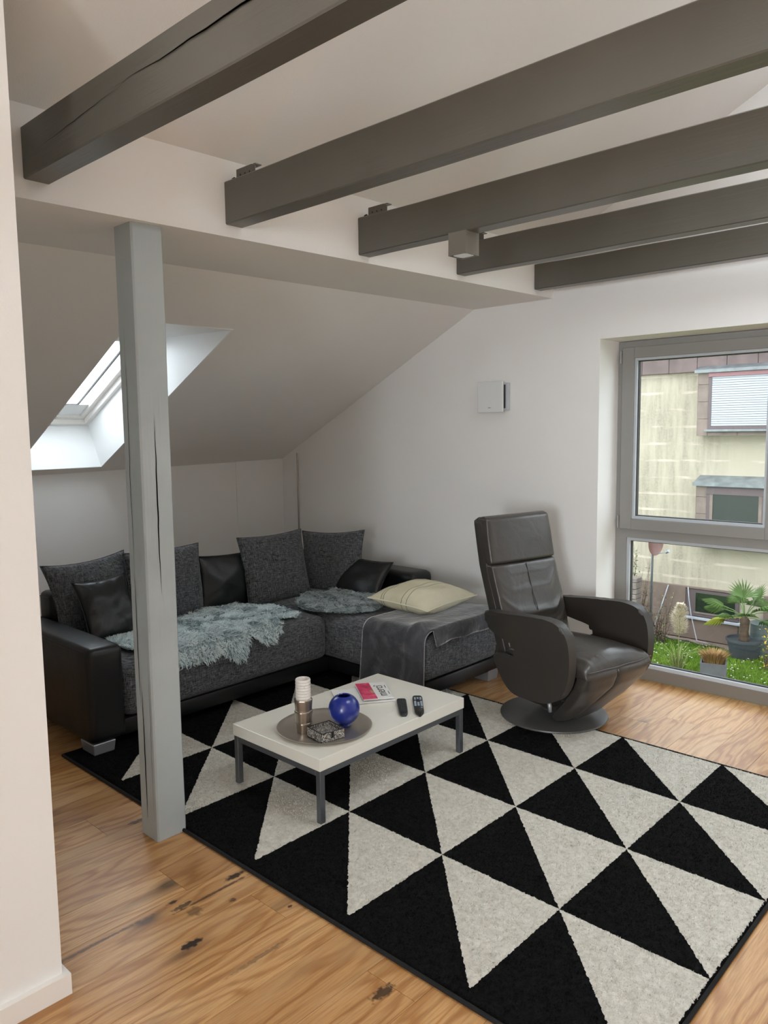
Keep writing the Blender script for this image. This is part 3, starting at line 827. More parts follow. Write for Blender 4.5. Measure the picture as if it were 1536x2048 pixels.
cushion('scatter_cushion', [-3.735, 3.765, .515, -1.50, 0.60, -0.03, 0.40, 0.31], .10, M['blacksatin'], 'small black cushion slumped at the right end of the sofa back', group=K, seed=7, pinch=.09)

def creammat():
    t = NT('cream_striped_cotton')
    g = t.n('ShaderNodeTexCoord'); s = t.n('ShaderNodeSeparateXYZ'); t.l(g.outputs['Object'], s.inputs[0])
    x = s.outputs[0]
    m_ = None
    for c in (-0.150, -0.132, 0.018, 0.060):
        ln = t.math('LESS_THAN', t.math('ABSOLUTE', t.math('SUBTRACT', x, c)), 0.0028)
        m_ = ln if m_ is None else t.math('MAXIMUM', m_, ln)
    t.col(t.mix(m_, t.ramp(t.noise(g.outputs['Object'], 6, 3), [(0.3, lin(206, 200, 172)), (0.7, lin(220, 214, 190))]), lin(140, 142, 112)))
    t.set(Roughness=0.9, Specular_IOR_Level=0.1)
    b = t.bump(t.noise(g.outputs['Object'], 11, 4, .6, 1.0), 0.5, 0.02)
    t.bump(t.noise(g.outputs['Object'], 500, 2), 0.2, 0.001, b)
    return t.m
M['cream'] = creammat()
M['creampipe'] = simple('cream_piping', lin(222, 218, 196), 0.8)
cushion('pillow', [-3.045, 3.60, .520, -1.424, 1.51, -0.20, 0.50, 0.44], .165, M['cream'], 'plump cream pillow with thin green stripes lying on the grey blanket', 'pillow', seed=9, wrinkle=.010, grow=1.02, pr=.004, pinch=.08, smat=M['creampipe'])

# ------------------------------------------------------------------ sheepskins
def in_poly(x, y, P):
    c = False; j = len(P) - 1
    for i in range(len(P)):
        if (P[i][1] > y) != (P[j][1] > y) and x < (P[j][0] - P[i][0]) * (y - P[i][1]) / (P[j][1] - P[i][1]) + P[i][0]: c = not c
        j = i
    return c
ZT = 0.430
def fold(x, y, xe=-3.515, top=ZT, r=0.06):
    """seat top that rolls over the front edge; x beyond xe runs down the front; returns point, normal"""
    zt = top + 0.004 * noise.noise(Vector((x * 6, y * 6, 0)))
    if x <= xe: return Vector((x, y, zt)), Vector((0, 0, 1))
    e = x - xe; a = e / r
    if a < PI / 2: return Vector((xe + r * math.sin(a), y, zt - r + r * math.cos(a))), Vector((math.sin(a), 0, math.cos(a)))
    return Vector((xe + r, y, zt - r - (e - r * PI / 2))), Vector((1, 0, 0))
def woolmat(name, a, b, c_):
    t = NT(name)
    v = t.coord()
    t.col(t.mix(0.5, t.ramp(t.noise(v, 160, 3), [(0.3, a), (0.55, b), (0.75, c_)]), t.ramp(t.noise(v, 14, 3), [(0.3, a), (0.6, b), (0.8, c_)])))
    t.set(Roughness=0.8, Specular_IOR_Level=0.2, Sheen_Weight=0.3)
    return t.m
def sheepskin(name, label, poly, N, mat, hide, fold_fn, ln=(.028, .048), seed=0):
    rr = np.random.default_rng(seed); R_ = random.Random(seed)
    poly2 = [(p.x, p.y) for p in catmull([(a, b, 0) for a, b in poly], 5)]
    xs_ = [p[0] for p in poly2]; ys_ = [p[1] for p in poly2]
    rt_ = root(name, ((min(xs_) + max(xs_)) / 2, (min(ys_) + max(ys_)) / 2, 0.43)); tag(rt_, label, 'sheepskin')
    st = 0.022; bm = bmesh.new(); g = {}
    x = min(xs_)
    nx_, ny_ = int((max(xs_) - min(xs_)) / st) + 1, int((max(ys_) - min(ys_)) / st) + 1
    def gv(i, j):
        if (i, j) not in g:
            p, nm = fold_fn(min(xs_) + i * st, min(ys_) + j * st); g[i, j] = bm.verts.new(p + nm * 0.008)
        return g[i, j]
    for i in range(nx_):
        for j in range(ny_):
            if in_poly(min(xs_) + (i + .5) * st, min(ys_) + (j + .5) * st, poly2): bm.faces.new((gv(i, j), gv(i + 1, j), gv(i + 1, j + 1), gv(i, j + 1)))
    obj('hide', bm, hide, rt_, True)
    V = []; F = []; 
    cl = [(R_.uniform(min(xs_), max(xs_)), R_.uniform(min(ys_), max(ys_)), R_.uniform(0, 2 * PI)) for _ in range(260)]
    cnt = 0
    while cnt < N:
        x = R_.uniform(min(xs_), max(xs_)); y = R_.uniform(min(ys_), max(ys_))
        if not in_poly(x, y, poly2): continue
        cnt += 1
        best = min(cl, key=lambda c: (c[0] - x) ** 2 + (c[1] - y) ** 2) if cnt % 1 == 0 else cl[0]
        p, nm = fold_fn(x, y)
        # locks lean together in tufts, and hang at the front edge
        ang = best[2] + R_.gauss(0, .45)
        lean = Vector((math.cos(ang), math.sin(ang), 0)) + Vector((0, 0, -1.2 if nm.x > .7 else 0.0))
        L_ = R_.uniform(*ln); side = nm.cross(lean).normalized() if nm.cross(lean).length > 1e-4 else Vector((0, 1, 0))
        side = (side + Vector((R_.gauss(0, .4), R_.gauss(0, .4), R_.gauss(0, .4)))).normalized()
        wv = R_.uniform(.0016, .0034); ph = R_.uniform(0, 6.28); base = len(V)
        q = p + nm * 0.006
        for k, t in enumerate((0, .33, .66, 1)):
            c_ = q + nm * (L_ * (t * .75 - .30 * t * t)) + lean.normalized() * (L_ * .75 * t * t) + side * (.006 * math.sin(ph + t * 7))
            if c_.z < 0.44 and nm.z > .9: c_.z = max(c_.z, 0.434)
            ww = wv * (1.0, 1.0, .8, .12)[k]
            V.append(c_ - side * ww); V.append(c_ + side * ww)
        for k in range(3): F.append((base + 2 * k, base + 2 * k + 1, base + 2 * k + 3, base + 2 * k + 2))
    o = fastmesh('wool', np.array([tuple(v) for v in V]), np.array(F), mat, rt_, True); o['kind'] = 'stuff'
M['wool1'] = woolmat('grey_blue_wool', lin(165, 184, 188), lin(220, 234, 236), lin(246, 251, 251))
M['wool2'] = woolmat('darker_grey_wool', lin(118, 130, 132), lin(170, 182, 184), lin(212, 222, 222))
M['hide'] = simple('sheepskin_hide', lin(140, 156, 160), 0.9)
P1 = [(-3.99, 2.02), (-4.02, 2.3), (-4.05, 2.65), (-4.13, 2.86), (-3.97, 2.97), (-3.80, 3.05), (-3.6, 3.04), (-3.50, 2.97), (-3.53, 2.86), (-3.42, 2.79), (-3.40, 2.68), (-3.45, 2.58), (-3.355, 2.55), (-3.34, 2.47), (-3.40, 2.40), (-3.385, 2.28), (-3.40, 2.12), (-3.44, 2.0), (-3.6, 1.95), (-3.85, 1.94)]
sheepskin('sheepskin', 'long haired pale blue grey sheepskin hanging over the seat front by the post', P1, 17000, M['wool1'], M['hide'], fold, seed=4)
P2 = [(-3.63, 3.13), (-3.80, 3.23), (-3.97, 3.45), (-3.86, 3.56), (-3.90, 3.66), (-3.76, 3.76), (-3.55, 3.72), (-3.38, 3.62), (-3.25, 3.42), (-3.30, 3.25), (-3.38, 3.20), (-3.5, 3.14)]
sheepskin('sheepskin', 'smaller dark grey sheepskin in the sofa corner beside the cream pillow', P2, 9000, M['wool2'], M['hide'], lambda x, y: (Vector((x, y, ZT)), Vector((0, 0, 1))), seed=6)

# ------------------------------------------------------------------ plush blanket over the chaise
bl = root('blanket', (-2.9, 3.5, 0.44)); tag(bl, 'dark grey plush blanket with pale hem draped over the chaise end of the sofa', 'blanket')
def blmat():
    t = NT('grey_plush')
    v = t.coord()
    t.col(t.ramp(t.noise(v, 9, 4, .6, .8), [(0.3, lin(52, 53, 56)), (0.55, lin(72, 73, 77)), (0.75, lin(98, 99, 103))]))
    t.set(Roughness=0.75, Sheen_Weight=1.0, Sheen_Roughness=0.35, Specular_IOR_Level=0.2)
    t.bump(t.noise(v, 16, 4, .6, .5), 0.5, 0.012)
    return t.m
M['plush'] = blmat(); M['hem'] = simple('pale_grey_hem', lin(134, 132, 132), 0.7)
BX0, BX1 = -3.12, CX1 + 0.012
zt = 0.438
def bsurf(s, t):
    """s along X (0..1 left to the chaise end), t from the wall side (0) to the hanging hem (1)"""
    ytop = 3.90; yf = CY0 - 0.012; r = 0.065
    Lt = ytop - (yf + r); La = r * PI / 2; Lh = zt - r - 0.028 - 0.012 * s
    d_ = t * (Lt + La + Lh)
    x = BX0 + (BX1 - BX0) * s
    if d_ < Lt: y, z, nm = ytop - d_, zt, Vector((0, 0, 1))
    elif d_ < Lt + La: a = (d_ - Lt) / r; y, z, nm = yf + r - r * math.sin(a), zt - r + r * math.cos(a), Vector((0, -math.sin(a), math.cos(a)))
    else: y, z, nm = yf, zt - r - (d_ - Lt - La), Vector((0, -1, 0))
    hang = max(0, (d_ - Lt) / (La + Lh))
    x += -0.03 * hang * (1 - s) 
    wv = 0.016 * hang * (math.sin(s * 17 + 1.2 * math.sin(hang * 2)) * .5 + .5) * (0.5 + s) + 0.010 * hang
    wt = 0.0105 * (noise.noise(Vector((x * 7, y * 4, 1))) + .55) * (1 - min(1, hang * 3))
    # a soft raised fold running to the near corner
    wt += 0.022 * math.exp(-((s - .80) / .09) ** 2) * max(0, 1 - abs((y - 3.24) / .16))
    return Vector((x, y, z)) + nm * (wv + max(0.001, wt))
ns, nt = 46, 70
bm = bmesh.new(); gr = [[bm.verts.new(bsurf(i / ns, j / nt)) for i in range(ns + 1)] for j in range(nt + 1)]
for j in range(nt):
    for i in range(ns): bm.faces.new((gr[j][i], gr[j][i + 1], gr[j + 1][i + 1], gr[j + 1][i]))
# flap over the chaise end
jl = int(nt * 0.60); dep = 7; prev = [gr[j][ns] for j in range(jl + 1)]; hemline = []
for k in range(1, dep + 1):
    row = []
    for j in range(jl + 1):
        b0 = bsurf(1, j / nt); a = k / dep
        drop = 0.082 + 0.012 * noise.noise(Vector((j * .12, 2, 0)))
        out = 0.018 + 0.010 * math.sin(j * .33) * a
        row.append(bm.verts.new((BX1 + out * min(1, a * 3), max(b0.y, CY0 - 0.02) , b0.z - drop * a)))
        if k == dep: hemline.append(tuple(row[-1].co))
    for j in range(jl): bm.faces.new((prev[j], prev[j + 1], row[j + 1], row[j]))
    prev = row
left = [tuple(bsurf(0, j / nt) + Vector((0, 0, 0.001))) for j in range(nt + 1)]
right = [tuple(bsurf(1, j / nt) + Vector((0.003, 0, 0))) for j in range(jl, nt + 1)]
bott = [tuple(bsurf(i / ns, 1)) for i in range(ns + 1)]
ob_ = obj('cloth', bm, M['plush'], bl, True)
md = ob_.modifiers.new('thick', 'SOLIDIFY'); md.thickness = 0.006; md.offset = 1
bm = bmesh.new(); tube(bm, left, .0035, 6); tube(bm, hemline, .0035, 6); tube(bm, [hemline[-1]] + right, .0035, 6); tube(bm, bott, .0035, 6)
obj('hem', bm, M['hem'], bl, True)

# ------------------------------------------------------------------ coffee table
ct = root('coffee_table', (-2.435, 2.386, 0.012)); tag(ct, 'low white coffee table with square grey metal legs on the rug', 'table')
TX0, TX1, TY0, TY1 = -2.716, -2.152, 1.923, 2.848
obj('tabletop', box(TX0, TX1, TY0, TY1, 0.230, 0.281, 0.002, 2), M['lacquer'], ct)
lw = 0.026; ins = 0.003
fx0, fx1, fy0, fy1 = TX0 + ins, TX1 - ins, TY0 + ins, TY1 - ins
for (x, y) in ((fx0, fy0), (fx1 - lw, fy0), (fx0, fy1 - lw), (fx1 - lw, fy1 - lw)):
    obj('leg', box(x, x + lw, y, y + lw, 0.0125, 0.229, 0.002, 1), M['steel'], ct)
rz = (0.205, 0.229)
for a in ((fx0 + lw, fx1 - lw, fy0, fy0 + lw), (fx0 + lw, fx1 - lw, fy1 - lw, fy1), (fx0, fx0 + lw, fy0 + lw, fy1 - lw), (fx1 - lw, fx1, fy0 + lw, fy1 - lw)):
    obj('rail', box(*a, *rz, 0.0015, 1), M['steel'], ct)
ZTB = 0.2812
# tray
M['pewter'] = NT('hammered_pewter').col(lin(196, 189, 180)).set(Roughness=0.34, Metallic=0.85).m
bm = bmesh.new(); TC = (-2.375, 2.155, ZTB)
lathe(bm, [(0.0, 0.0), (0.15, 0.0), (0.185, 0.004), (0.203, 0.012), (0.2045, 0.0135), (0.202, 0.0145), (0.183, 0.0075), (0.15, 0.004), (0.0, 0.004)], TC, 72)
tag(obj('tray', bm, M['pewter'], None, True, 60), 'round pewter grey metal tray on the coffee table', 'tray')
ZTR = ZTB + 0.0045
# blue vase
vs = root('vase', (-2.322, 2.222, ZTR)); tag(vs, 'round cobalt blue ball vase with an open neck on the tray', 'vase')
vp = [(0.022, 0.0), (0.026, 0.003)]
for k in range(0, 25):
    a = -PI / 2 * .80 + (PI / 2 * .80 + R(61)) * k / 24
    vp.append((0.0675 * math.cos(a), 0.076 + 0.0655 * math.sin(a) * (1.06 if a < 0 else 1)))
top_ = vp[-1]
vp += [(top_[0] - .003, top_[1] + .0015), (top_[0] - .006, top_[1] - .002), (0.052, 0.10), (0.060, 0.075), (0.045, 0.04), (0.0, 0.02)]
bm = bmesh.new(); lathe(bm, vp, (-2.322, 2.222, ZTR), 64)
M['cobalt'] = NT('cobalt_glaze').col((0.008, 0.022, 0.22, 1)).set(Roughness=0.28, Coat_Weight=0.3, Coat_Roughness=0.15).m
obj('body', bm, M['cobalt'], vs, True, 70)
# metal candle holder
HC = (-2.402, 2.062, ZTR)
ch = root('candle_holder', HC); tag(ch, 'tiered hammered bronze candle holder on the tray with white porcelain cup on top', 'candle holder')
for zi, (a, b, r1, r2, mx) in enumerate(((0, .046, .0310, .0345, 0), (.043, .096, .0325, .0370, 1), (.092, .146, .0340, .0375, 2))):
    bm = bmesh.new()
    def fac(an, z, zi=zi): return 1 + 0.035 * math.cos(an * 6 + zi * 1.1) + 0.02 * noise.noise(Vector((math.cos(an) * 2, math.sin(an) * 2, z * 40 + zi)))
    prof = [(r1 * .98, a), (r1, a + .004), ((r1 + r2) / 2, (a + b) / 2), (r2, b - .008), (r2 * 1.01, b - .002), (r2 * .96, b)]
    if zi == 2: prof += [(r2 * .90, b - .004), (r2 * .88, b - .03), (0.0, b - .031)]
    lathe(bm, prof, HC, 48, fac)
    obj('tier', bm, NT('bronze_%d' % zi).col(lin(158, 147, 135)).set(Roughness=0.30, Metallic=0.9).m, ch, True, 50)
pc = root('porcelain_cup', (HC[0], HC[1], ZTR + .112)); tag(pc, 'white ribbed porcelain tealight cup set into the bronze holder', 'cup')
pr_ = []
for k in range(41):
    z = .118 * k / 40; pr_.append((0.0318 + 0.0007 * math.sin(z * 520) + 0.0008 * noise.noise(Vector((0, 0, z * 60))), z))
pr_ += [(0.0300, 0.119), (0.0282, 0.117), (0.0275, 0.03), (0.0, 0.028)]
bm = bmesh.new(); lathe(bm, pr_, (HC[0], HC[1], ZTR + .112), 48)
M['porcelain'] = simple('white_porcelain', lin(222, 218, 212), 0.45)
obj('cup_wall', bm, M['porcelain'], pc, True, 60)
for k in range(10):
    a = k * 2.4; z = .035 + .065 * ((k * .37) % 1)
    c_ = Vector((math.cos(a), math.sin(a), 0)); b0 = Vector((HC[0], HC[1], ZTR + .112 + z))
    bm = bmesh.new(); tube(bm, [b0 + c_ * .0322, b0 + c_ * .0329], .0013, 8); obj('pinhole', bm, M['crack'], pc)
# coaster box
cb = root('coaster_box', (-2.292, 2.085, ZTR), R(-9)); tag(cb, 'square glittering silver coaster box with a notched front on the tray', 'coaster box')
def glit():
    t = NT('crushed_silver_mosaic')
    v = t.coord()
    vo = t.n('ShaderNodeTexVoronoi'); vo.inputs['Scale'].default_value = 330; t.l(v, vo.inputs['Vector'])
    s = t.n('ShaderNodeSeparateColor'); t.l(vo.outputs['Color'], s.inputs[0])
    t.col(t.ramp(s.outputs[0], [(0.25, lin(58, 56, 54)), (0.5, lin(120, 118, 112)), (0.85, lin(215, 212, 205))])).set(Roughness=0.35, Metallic=0.35)
    t.bump(s.outputs[1], 0.5, 0.001)
    return t.m
M['glit'] = glit()
M['blackedge'] = simple('black_lacquer', (0.01, 0.01, 0.01, 1), 0.3)
hs, ht_ = .0555, .040
bm = bmesh.new(); bx(bm, -hs, hs, -hs, hs, 0, .003)
obj('bottom', bm, M['blackedge'], cb, local=True)
for nm, a in (('side', (-hs, -hs + .004, -hs, hs)), ('side', (-hs + .004, hs - .004, hs - .004, hs)), ('side', (-hs + .004, hs - .004, -hs, -hs + .004))):
    obj(nm, box(a[0], a[1], a[2], a[3], .003, ht_), M['glit'], cb, local=True)
for a in ((-hs, -.010), (.006, hs)):
    obj('side', box(hs - .004, hs, a[0], a[1], .003, ht_), M['glit'], cb, local=True)
obj('side', box(hs - .004, hs, -.010, .006, .003, .012), M['glit'], cb, local=True)
bm = bmesh.new()
for a in ((-hs - .0008, -hs + .0048, -hs, hs), (-hs, hs, hs - .0048, hs + .0008), (-hs, hs, -hs - .0008, -hs + .0048), (hs - .0048, hs + .0008, -hs, -.010), (hs - .0048, hs + .0008, .006, hs)): bx(bm, *a, ht_, ht_ + .0012)
obj('rim', bm, M['blackedge'], cb, local=True)
obj('notch_shade_plate', box(hs - .0062, hs - .0045, -.012, .008, .012, .0385), M['blackedge'], cb, local=True)  # black plate put in for the shade inside the notch
for k in range(4):
    obj('coaster', box(-hs + .009, hs - .009, -hs + .009, hs - .009, .0035 + k * .0065, .0095 + k * .0065, .001, 1), M['glit'], cb, local=True)

# magazines
M['paper'] = simple('white_paper', lin(226, 226, 224), 0.5)
M['pinkphoto'] = None
def pink():
    t = NT('pink_cover_photo')
    v = t.coord()
    f = t.noise(v, 22, 3, .6, .6)
    base = t.ramp(f, [(0.30, lin(170, 30, 75)), (0.5, lin(214, 52, 100)), (0.66, lin(232, 96, 130)), (0.8, lin(240, 176, 190))])
    g = t.n('ShaderNodeVectorMath', operation='LENGTH'); mp = t.coord((1 / .034, 1 / .022, 0), 'Object', (-.25, .1, 0)); t.l(mp, g.inputs[0])
    spot = t.ramp(g.outputs['Value'], [(0.75, 1.0), (1.0, 0.0)])
    wv = t.noise(t.coord((60, 8, 1)), 1.0, 2)
    t.col(t.mix(spot, base, t.ramp(wv, [(0.4, lin(96, 58, 46)), (0.6, lin(205, 160, 120))]))).set(Roughness=0.3)
    return t.m
M['pinkphoto'] = pink()
M['ink'] = simple('dark_print_ink', lin(70, 66, 66), 0.5)
M['redink'] = simple('red_print_ink', lin(190, 40, 60), 0.5)
def mag(name, label, c, ang, w_, h_, th, z, curl=0.0):
    rt_ = root(name, (c[0], c[1], z), ang); tag(rt_, label, 'magazine')
    bm = bmesh.new(); n = 14
    rows = []
    for zz in (0, 1):
        rows.append([[bm.verts.new((-w_ / 2 + w_ * i / n, -h_ / 2 + h_ * j / n, zz * th + curl * (abs(noise.noise(Vector((i * .35, j * .25, 1)))) * (1 if (i in (0, n) or j in (0, n)) else .3)) + (0.0003 if not zz else 0))) for i in range(n + 1)] for j in range(n + 1)])
    for s in (0, 1):
        for j in range(n):
            for i in range(n):
                q = rows[s]; f = (q[j][i], q[j][i + 1], q[j + 1][i + 1], q[j + 1][i]); bm.faces.new(f)
    for i in range(n):
        for j in (0, n): bm.faces.new((rows[0][j][i], rows[0][j][i + 1], rows[1][j][i + 1], rows[1][j][i]))
        for k in (0, n): bm.faces.new((rows[0][i][k], rows[0][i + 1][k], rows[1][i + 1][k], rows[1][i][k]))
    obj('pages', bm, M['paper'], rt_, True, 50, local=True)
    return rt_
m1 = mag('magazine', 'white magazine with wavy edges lying underneath the pink covered one', (-2.530, 2.545), R(-33), .215, .27, .006, ZTB + .0003, .004)
m2 = mag('magazine', 'magazine with a pink flower cover and the word merci printed on white', (-2.512, 2.606), R(-35), .232, .146, .006, ZTB + .0110, 0.0)
cv = obj('cover_photo', box(-.116, .116, -.073, -.004, .0063, .0067), M['pinkphoto'], m2, local=True)
cv['label'] = 'pink flower picture'
def text(body, size, mtx, mat, parent, name='lettering', ext=0.0002):
    cu = bpy.data.curves.new(name, 'FONT'); cu.body = body; cu.size = size; cu.extrude = ext; cu.align_x = 'CENTER'; cu.align_y = 'CENTER'
    o = bpy.data.objects.new(name, cu); C.objects.link(o)
    me = bpy.data.meshes.new_from_object(o); bpy.data.objects.remove(o)
    me.transform(mtx); me.materials.clear(); me.materials.append(mat)
    o = bpy.data.objects.new(name, me); C.objects.link(o); o.parent = parent
    return o
text('merci', .066, Matrix.Translation((.012, .030, .0068)) @ Matrix.Rotation(PI, 4, 'Z'), M['ink'], m2)
for k, xx in enumerate((-.045, .045)):
    obj('print_line', box(xx - .020, xx + .020, .062, .065, .0063, .0067), M['ink'], m2, local=True)
obj('print_dot', box(-.072, -.066, .012, .018, .0063, .0068), M['redink'], m2, local=True)

# remote controls
def remote(label, far, near, w_, kind):
    f = Vector(far); n_ = Vector(near); c = (f + n_) / 2; d_ = (f - n_); L_ = d_.length; ang = math.atan2(d_.y, d_.x)
    rt_ = root('remote_control', (c.x, c.y, ZTB), ang); tag(rt_, label, 'remote', 'remote controls on the coffee table')
    pr2 = []
    secs = []
    for k in range(17):
        s = -1 + 2 * k / 16; x = s * L_ / 2
        e = max(0, 1 - abs(s) ** 9) ** .5; hw = w_ / 2 * (0.86 + .14 * (s * .5 + .5)) * max(.55, e); 
        if kind == 1: hw *= (1 if s > -.78 else max(.35, 1 - (-.78 - s) * 2.6))
        th = .018 * max(.4, e)
        secs.append([(x, a, .0002 + th / 2 + b) for a, b in sup(20, hw, th / 2, 4.5)])
    obj('casing', loft(secs), simple('remote_plastic_%d' % kind, lin(24, 24, 25) if kind else lin(18, 22, 28), .35), rt_, True, 60, local=True)
    mk = simple('remote_key_%d' % kind, lin(44, 44, 46) if kind == 0 else lin(150, 166, 184), .5)
    if kind == 0:
        for i in range(8):
            for j in range(3):
                obj('button', box(.068 - i * .017 - .005, .068 - i * .017 + .005, -.012 + j * .012 - .0038, -.012 + j * .012 + .0038, .0176, .0195, .001, 1), mk, rt_, local=True)
    else:
        for j in range(3):
            y = -.013 + j * .013
            obj('button', box(.058, .076, y - .0045, y + .0045, .0176, .0195, .001, 1), mk, rt_, local=True)
        for y in (-.013, .013): obj('button', box(.046, .052, y - .0045, y + .0045, .0176, .0195, .001, 1), mk, rt_, local=True)
        for i in range(4):
            for y in (-.014, .014): obj('button', box(.020 - i * .0165 - .007, .020 - i * .0165 + .007, y - .005, y + .005, .0176, .0195, .001, 1), mk, rt_, local=True)
        for i in range(3): obj('button', box(.006 - i * .0165 - .007, .006 - i * .0165 + .007, -.005, .005, .0176, .0195, .001, 1), mk, rt_, local=True)
        bm = bmesh.new(); lathe(bm, [(.008, 0), (.008, .0022), (.004, .0030), (0, .0030)], (.040, 0, .0172), 20); obj('dial', bm, M['blackedge'], rt_, True, 40, local=True)
        obj('button', box(-.058, -.052, -.017, -.008, .0176, .0192), mk, rt_, local=True)
remote('plain black remote control with dark keys beside the magazines', (-2.352, 2.622, 0), (-2.203, 2.475, 0), .046, 0)
remote('remote control with pale blue keys at the right end of the coffee table', (-2.322, 2.703, 0), (-2.148, 2.520, 0), .048, 1)

# ------------------------------------------------------------------ swivel recliner
ac = root('recliner_armchair', (-2.09, 3.565, 0.0125), R(-11.5)); tag(ac, 'dark brown leather swivel armchair with tall headrest in front of the window', 'armchair')
L_ = dict(local=True)
def cobj(name, bm, mat, lab=None, parent=None, ang=None):
    o = obj(name, bm, mat, parent or ac, True, ang, local=True)
    if lab: o['label'] = lab
    return o
bm = bmesh.new(); lathe(bm, [(0.283, 0), (0.285, 0.004), (0.283, 0.010), (0.27, 0.014), (0.12, 0.022), (0.06, 0.034), (0.055, 0.05), (0.0, 0.05)], (0, 0, 0), 72)
cobj('base_disc', bm, M['base_paint'], 'round grey metal floor plate', ang=40)
bm = bmesh.new(); tube(bm, [(0, 0, 0.045), (0, 0, 0.24)], 0.052, 28); cobj('column', bm, M['brownsmooth'], ang=40)
# body beneath the seat
secs = []
for k in range(9):
    t = k / 8; z = .10 + .27 * t
    a = .13 + .15 * t ** .6; b = .16 + .085 * t
    secs.append([(0.10 * t + x, y, z) for x, y in sup(36, a, b, 4)])
cobj('seat_shell', loft(secs), M['brownsmooth'])
secs = []
for k in range(9):
    t = k / 8; secs.append([(.07 + .04 * t + x, y, .06 + .10 * t) for x, y in sup(28, .10 + .05 * t, .10 + .05 * t, 4)])
cobj('pedestal', loft(secs), M['brownsmooth'])
# arms
outline = [(-.225, .572), (-.10, .588), (.06, .604), (.19, .615), (.27, .612), (.335, .588), (.368, .54), (.382, .47), (.383, .40), (.372, .33), (.345, .27), (.30, .225), (.23, .195), (.12, .183), (.02, .186), (-.045, .222), (-.09, .275), (-.128, .330), (-.137, .352), (-.120, .366), (-.06, .363), (.0, .366), (.022, .385), (.024, .415), (.008, .440), (-.04, .452), (-.10, .462), (-.165, .478), (-.215, .505)]
osm = [(p.x, p.y) for p in catmull([(a, b, 0) for a, b in outline], 4)]
for s in (-1, 1):
    v0, v1 = (.280, .332) if s == 1 else (-.325, -.273)
    bm = bmesh.new()
    A, B = prism(bm, osm, v0, v1, 'y')
    rim = [e for e in bm.edges if abs(e.verts[0].co.y - e.verts[1].co.y) < 1e-5]
    bmesh.ops.bevel(bm, geom=rim, offset=.018, segments=4, profile=.5, affect='EDGES', clamp_overlap=True)
    # the armpad swells, and the arm leans in a little behind the backrest
    for v in bm.verts:
        u, z = v.co.x, v.co.z
        m_ = (v0 + v1) / 2
        v.co.y = m_ + (v.co.y - m_) * (1 + .22 * max(0, min(1, (z - .5) / .08)))
        v.co.y -= s * .030 * max(0, (-.02 - u) / .2) ** 1.5 * (1 if z > .42 else .3)
        v.co.z += -.004 * abs(noise.noise(Vector((u * 14, s * 3, z * 8)))) if z > .56 else 0
    bmesh.ops.triangulate(bm, faces=[f for f in bm.faces if len(f.verts) > 6])
    ao = cobj('armrest', bm, M['brownsmooth'], ang=35)
    bm = bmesh.new(); y_ = v0 - .0 if s == -1 else v1
    pts = [(u, (v0 + .012 if s == -1 else v1 - .012) , z + .0005) for u, z in [(-.20, .566), (-.10, .578), (.0, .589), (.1, .598)]]
    tube(bm, [(a, b - s * 0 + (-.010 if s == -1 else .010), c_ - .006) for a, b, c_ in pts], .0016, 6); cobj('seam', bm, M['brownsmooth'], parent=ao)
# lower back, pulled towards the centre seam, with slanting creases
def back_u(z): return np.interp(z, [.36, .45, .60, .80, 1.06], [-.075, -.105, -.150, -.215, -.268])
def backpiece(z0, z1, wfun, th, wr, e=6, n=64, m=34, seamdip=0.0):
    secs = []
    for k in range(m + 1):
        t = k / m; z = z0 + (z1 - z0) * t
        ed = min(t, 1 - t) * (z1 - z0); rd = .020
        sh = 1 if ed > rd else math.sqrt(max(0, 1 - ((rd - ed) / rd) ** 2))
        hw = wfun(z) - .010 * (1 - sh); ht2 = th / 2 * (.25 + .75 * sh)
        cu = back_u(z) - th / 2
        row = []
        for x, y in sup(n, ht2, hw, e):
            bulge = 0
            if x > 0:
                v = y / hw
                bulge = .012 * (1 - v * v)
                if seamdip: bulge -= seamdip * math.exp(-(y / .010) ** 2)
                bulge += wr(v, z) * (1 - abs(v) ** 6)
            row.append((cu + x + bulge * sh, y, z))
        secs.append(row)
    return loft(secs)
def wr_low(v, z):
    q = abs(v); 
    # folds fan from the seam's foot to the upper corners
    f = math.sin((z - .52) * 60 - q * 13.0 + 2.2 * noise.noise(Vector((v * 2, z * 5, 3))))
    m_ = max(0, noise.noise(Vector((v * 2.4, z * 4.5, 7))) + .32)
    return .0105 * max(0, f) ** 2 * m_ * (1.3 if z < .76 else .5) + .010 * math.exp(-((z - .54) / .05) ** 2) * (1 - q * q)
def wr_head(v, z): return .0025 * noise.noise(Vector((v * 3, z * 6, 0))) + .0015 * max(0, math.sin(v * 60)) * max(0, (z - 1.0) / .05)
def shellsec():
    secs = []
    for k in range(41):
        t = k / 40; z = .33 + .727 * t; ed = (1 - t) * .727; sh = 1 if ed > .03 else math.sqrt(max(0, 1 - ((.03 - ed) / .03) ** 2))
        hw = (.244 + .004 * math.sin(t * 3)) - .02 * (1 - sh); cu = back_u(z) - .078
        secs.append([(cu + x, y, z) for x, y in sup(48, .038 * (.3 + .7 * sh), hw, 9)])
    return loft(secs)
cobj('back_shell', shellsec(), M['brownsmooth'])
bk = cobj('backrest', backpiece(.37, .812, lambda z: .240 + .006 * math.sin((z - .4) * 4), .075, wr_low, seamdip=.012, m=60, n=96, e=9), M['brownleather'])
cobj('headrest', backpiece(.806, 1.064, lambda z: .247 - .006 * max(0, (z - .95) / .1), .080, wr_head, m=30, e=9), M['brownleather'])
bm = bmesh.new(); tube(bm, [(back_u(z) + .0035 + .010 * math.exp(-((z - .56) / .05) ** 2), .002 + .01 * (.8 - z), z) for z in np.linspace(.42, .80, 24)], .0022, 6); cobj('seam', bm, M['brownsmooth'], parent=bk)
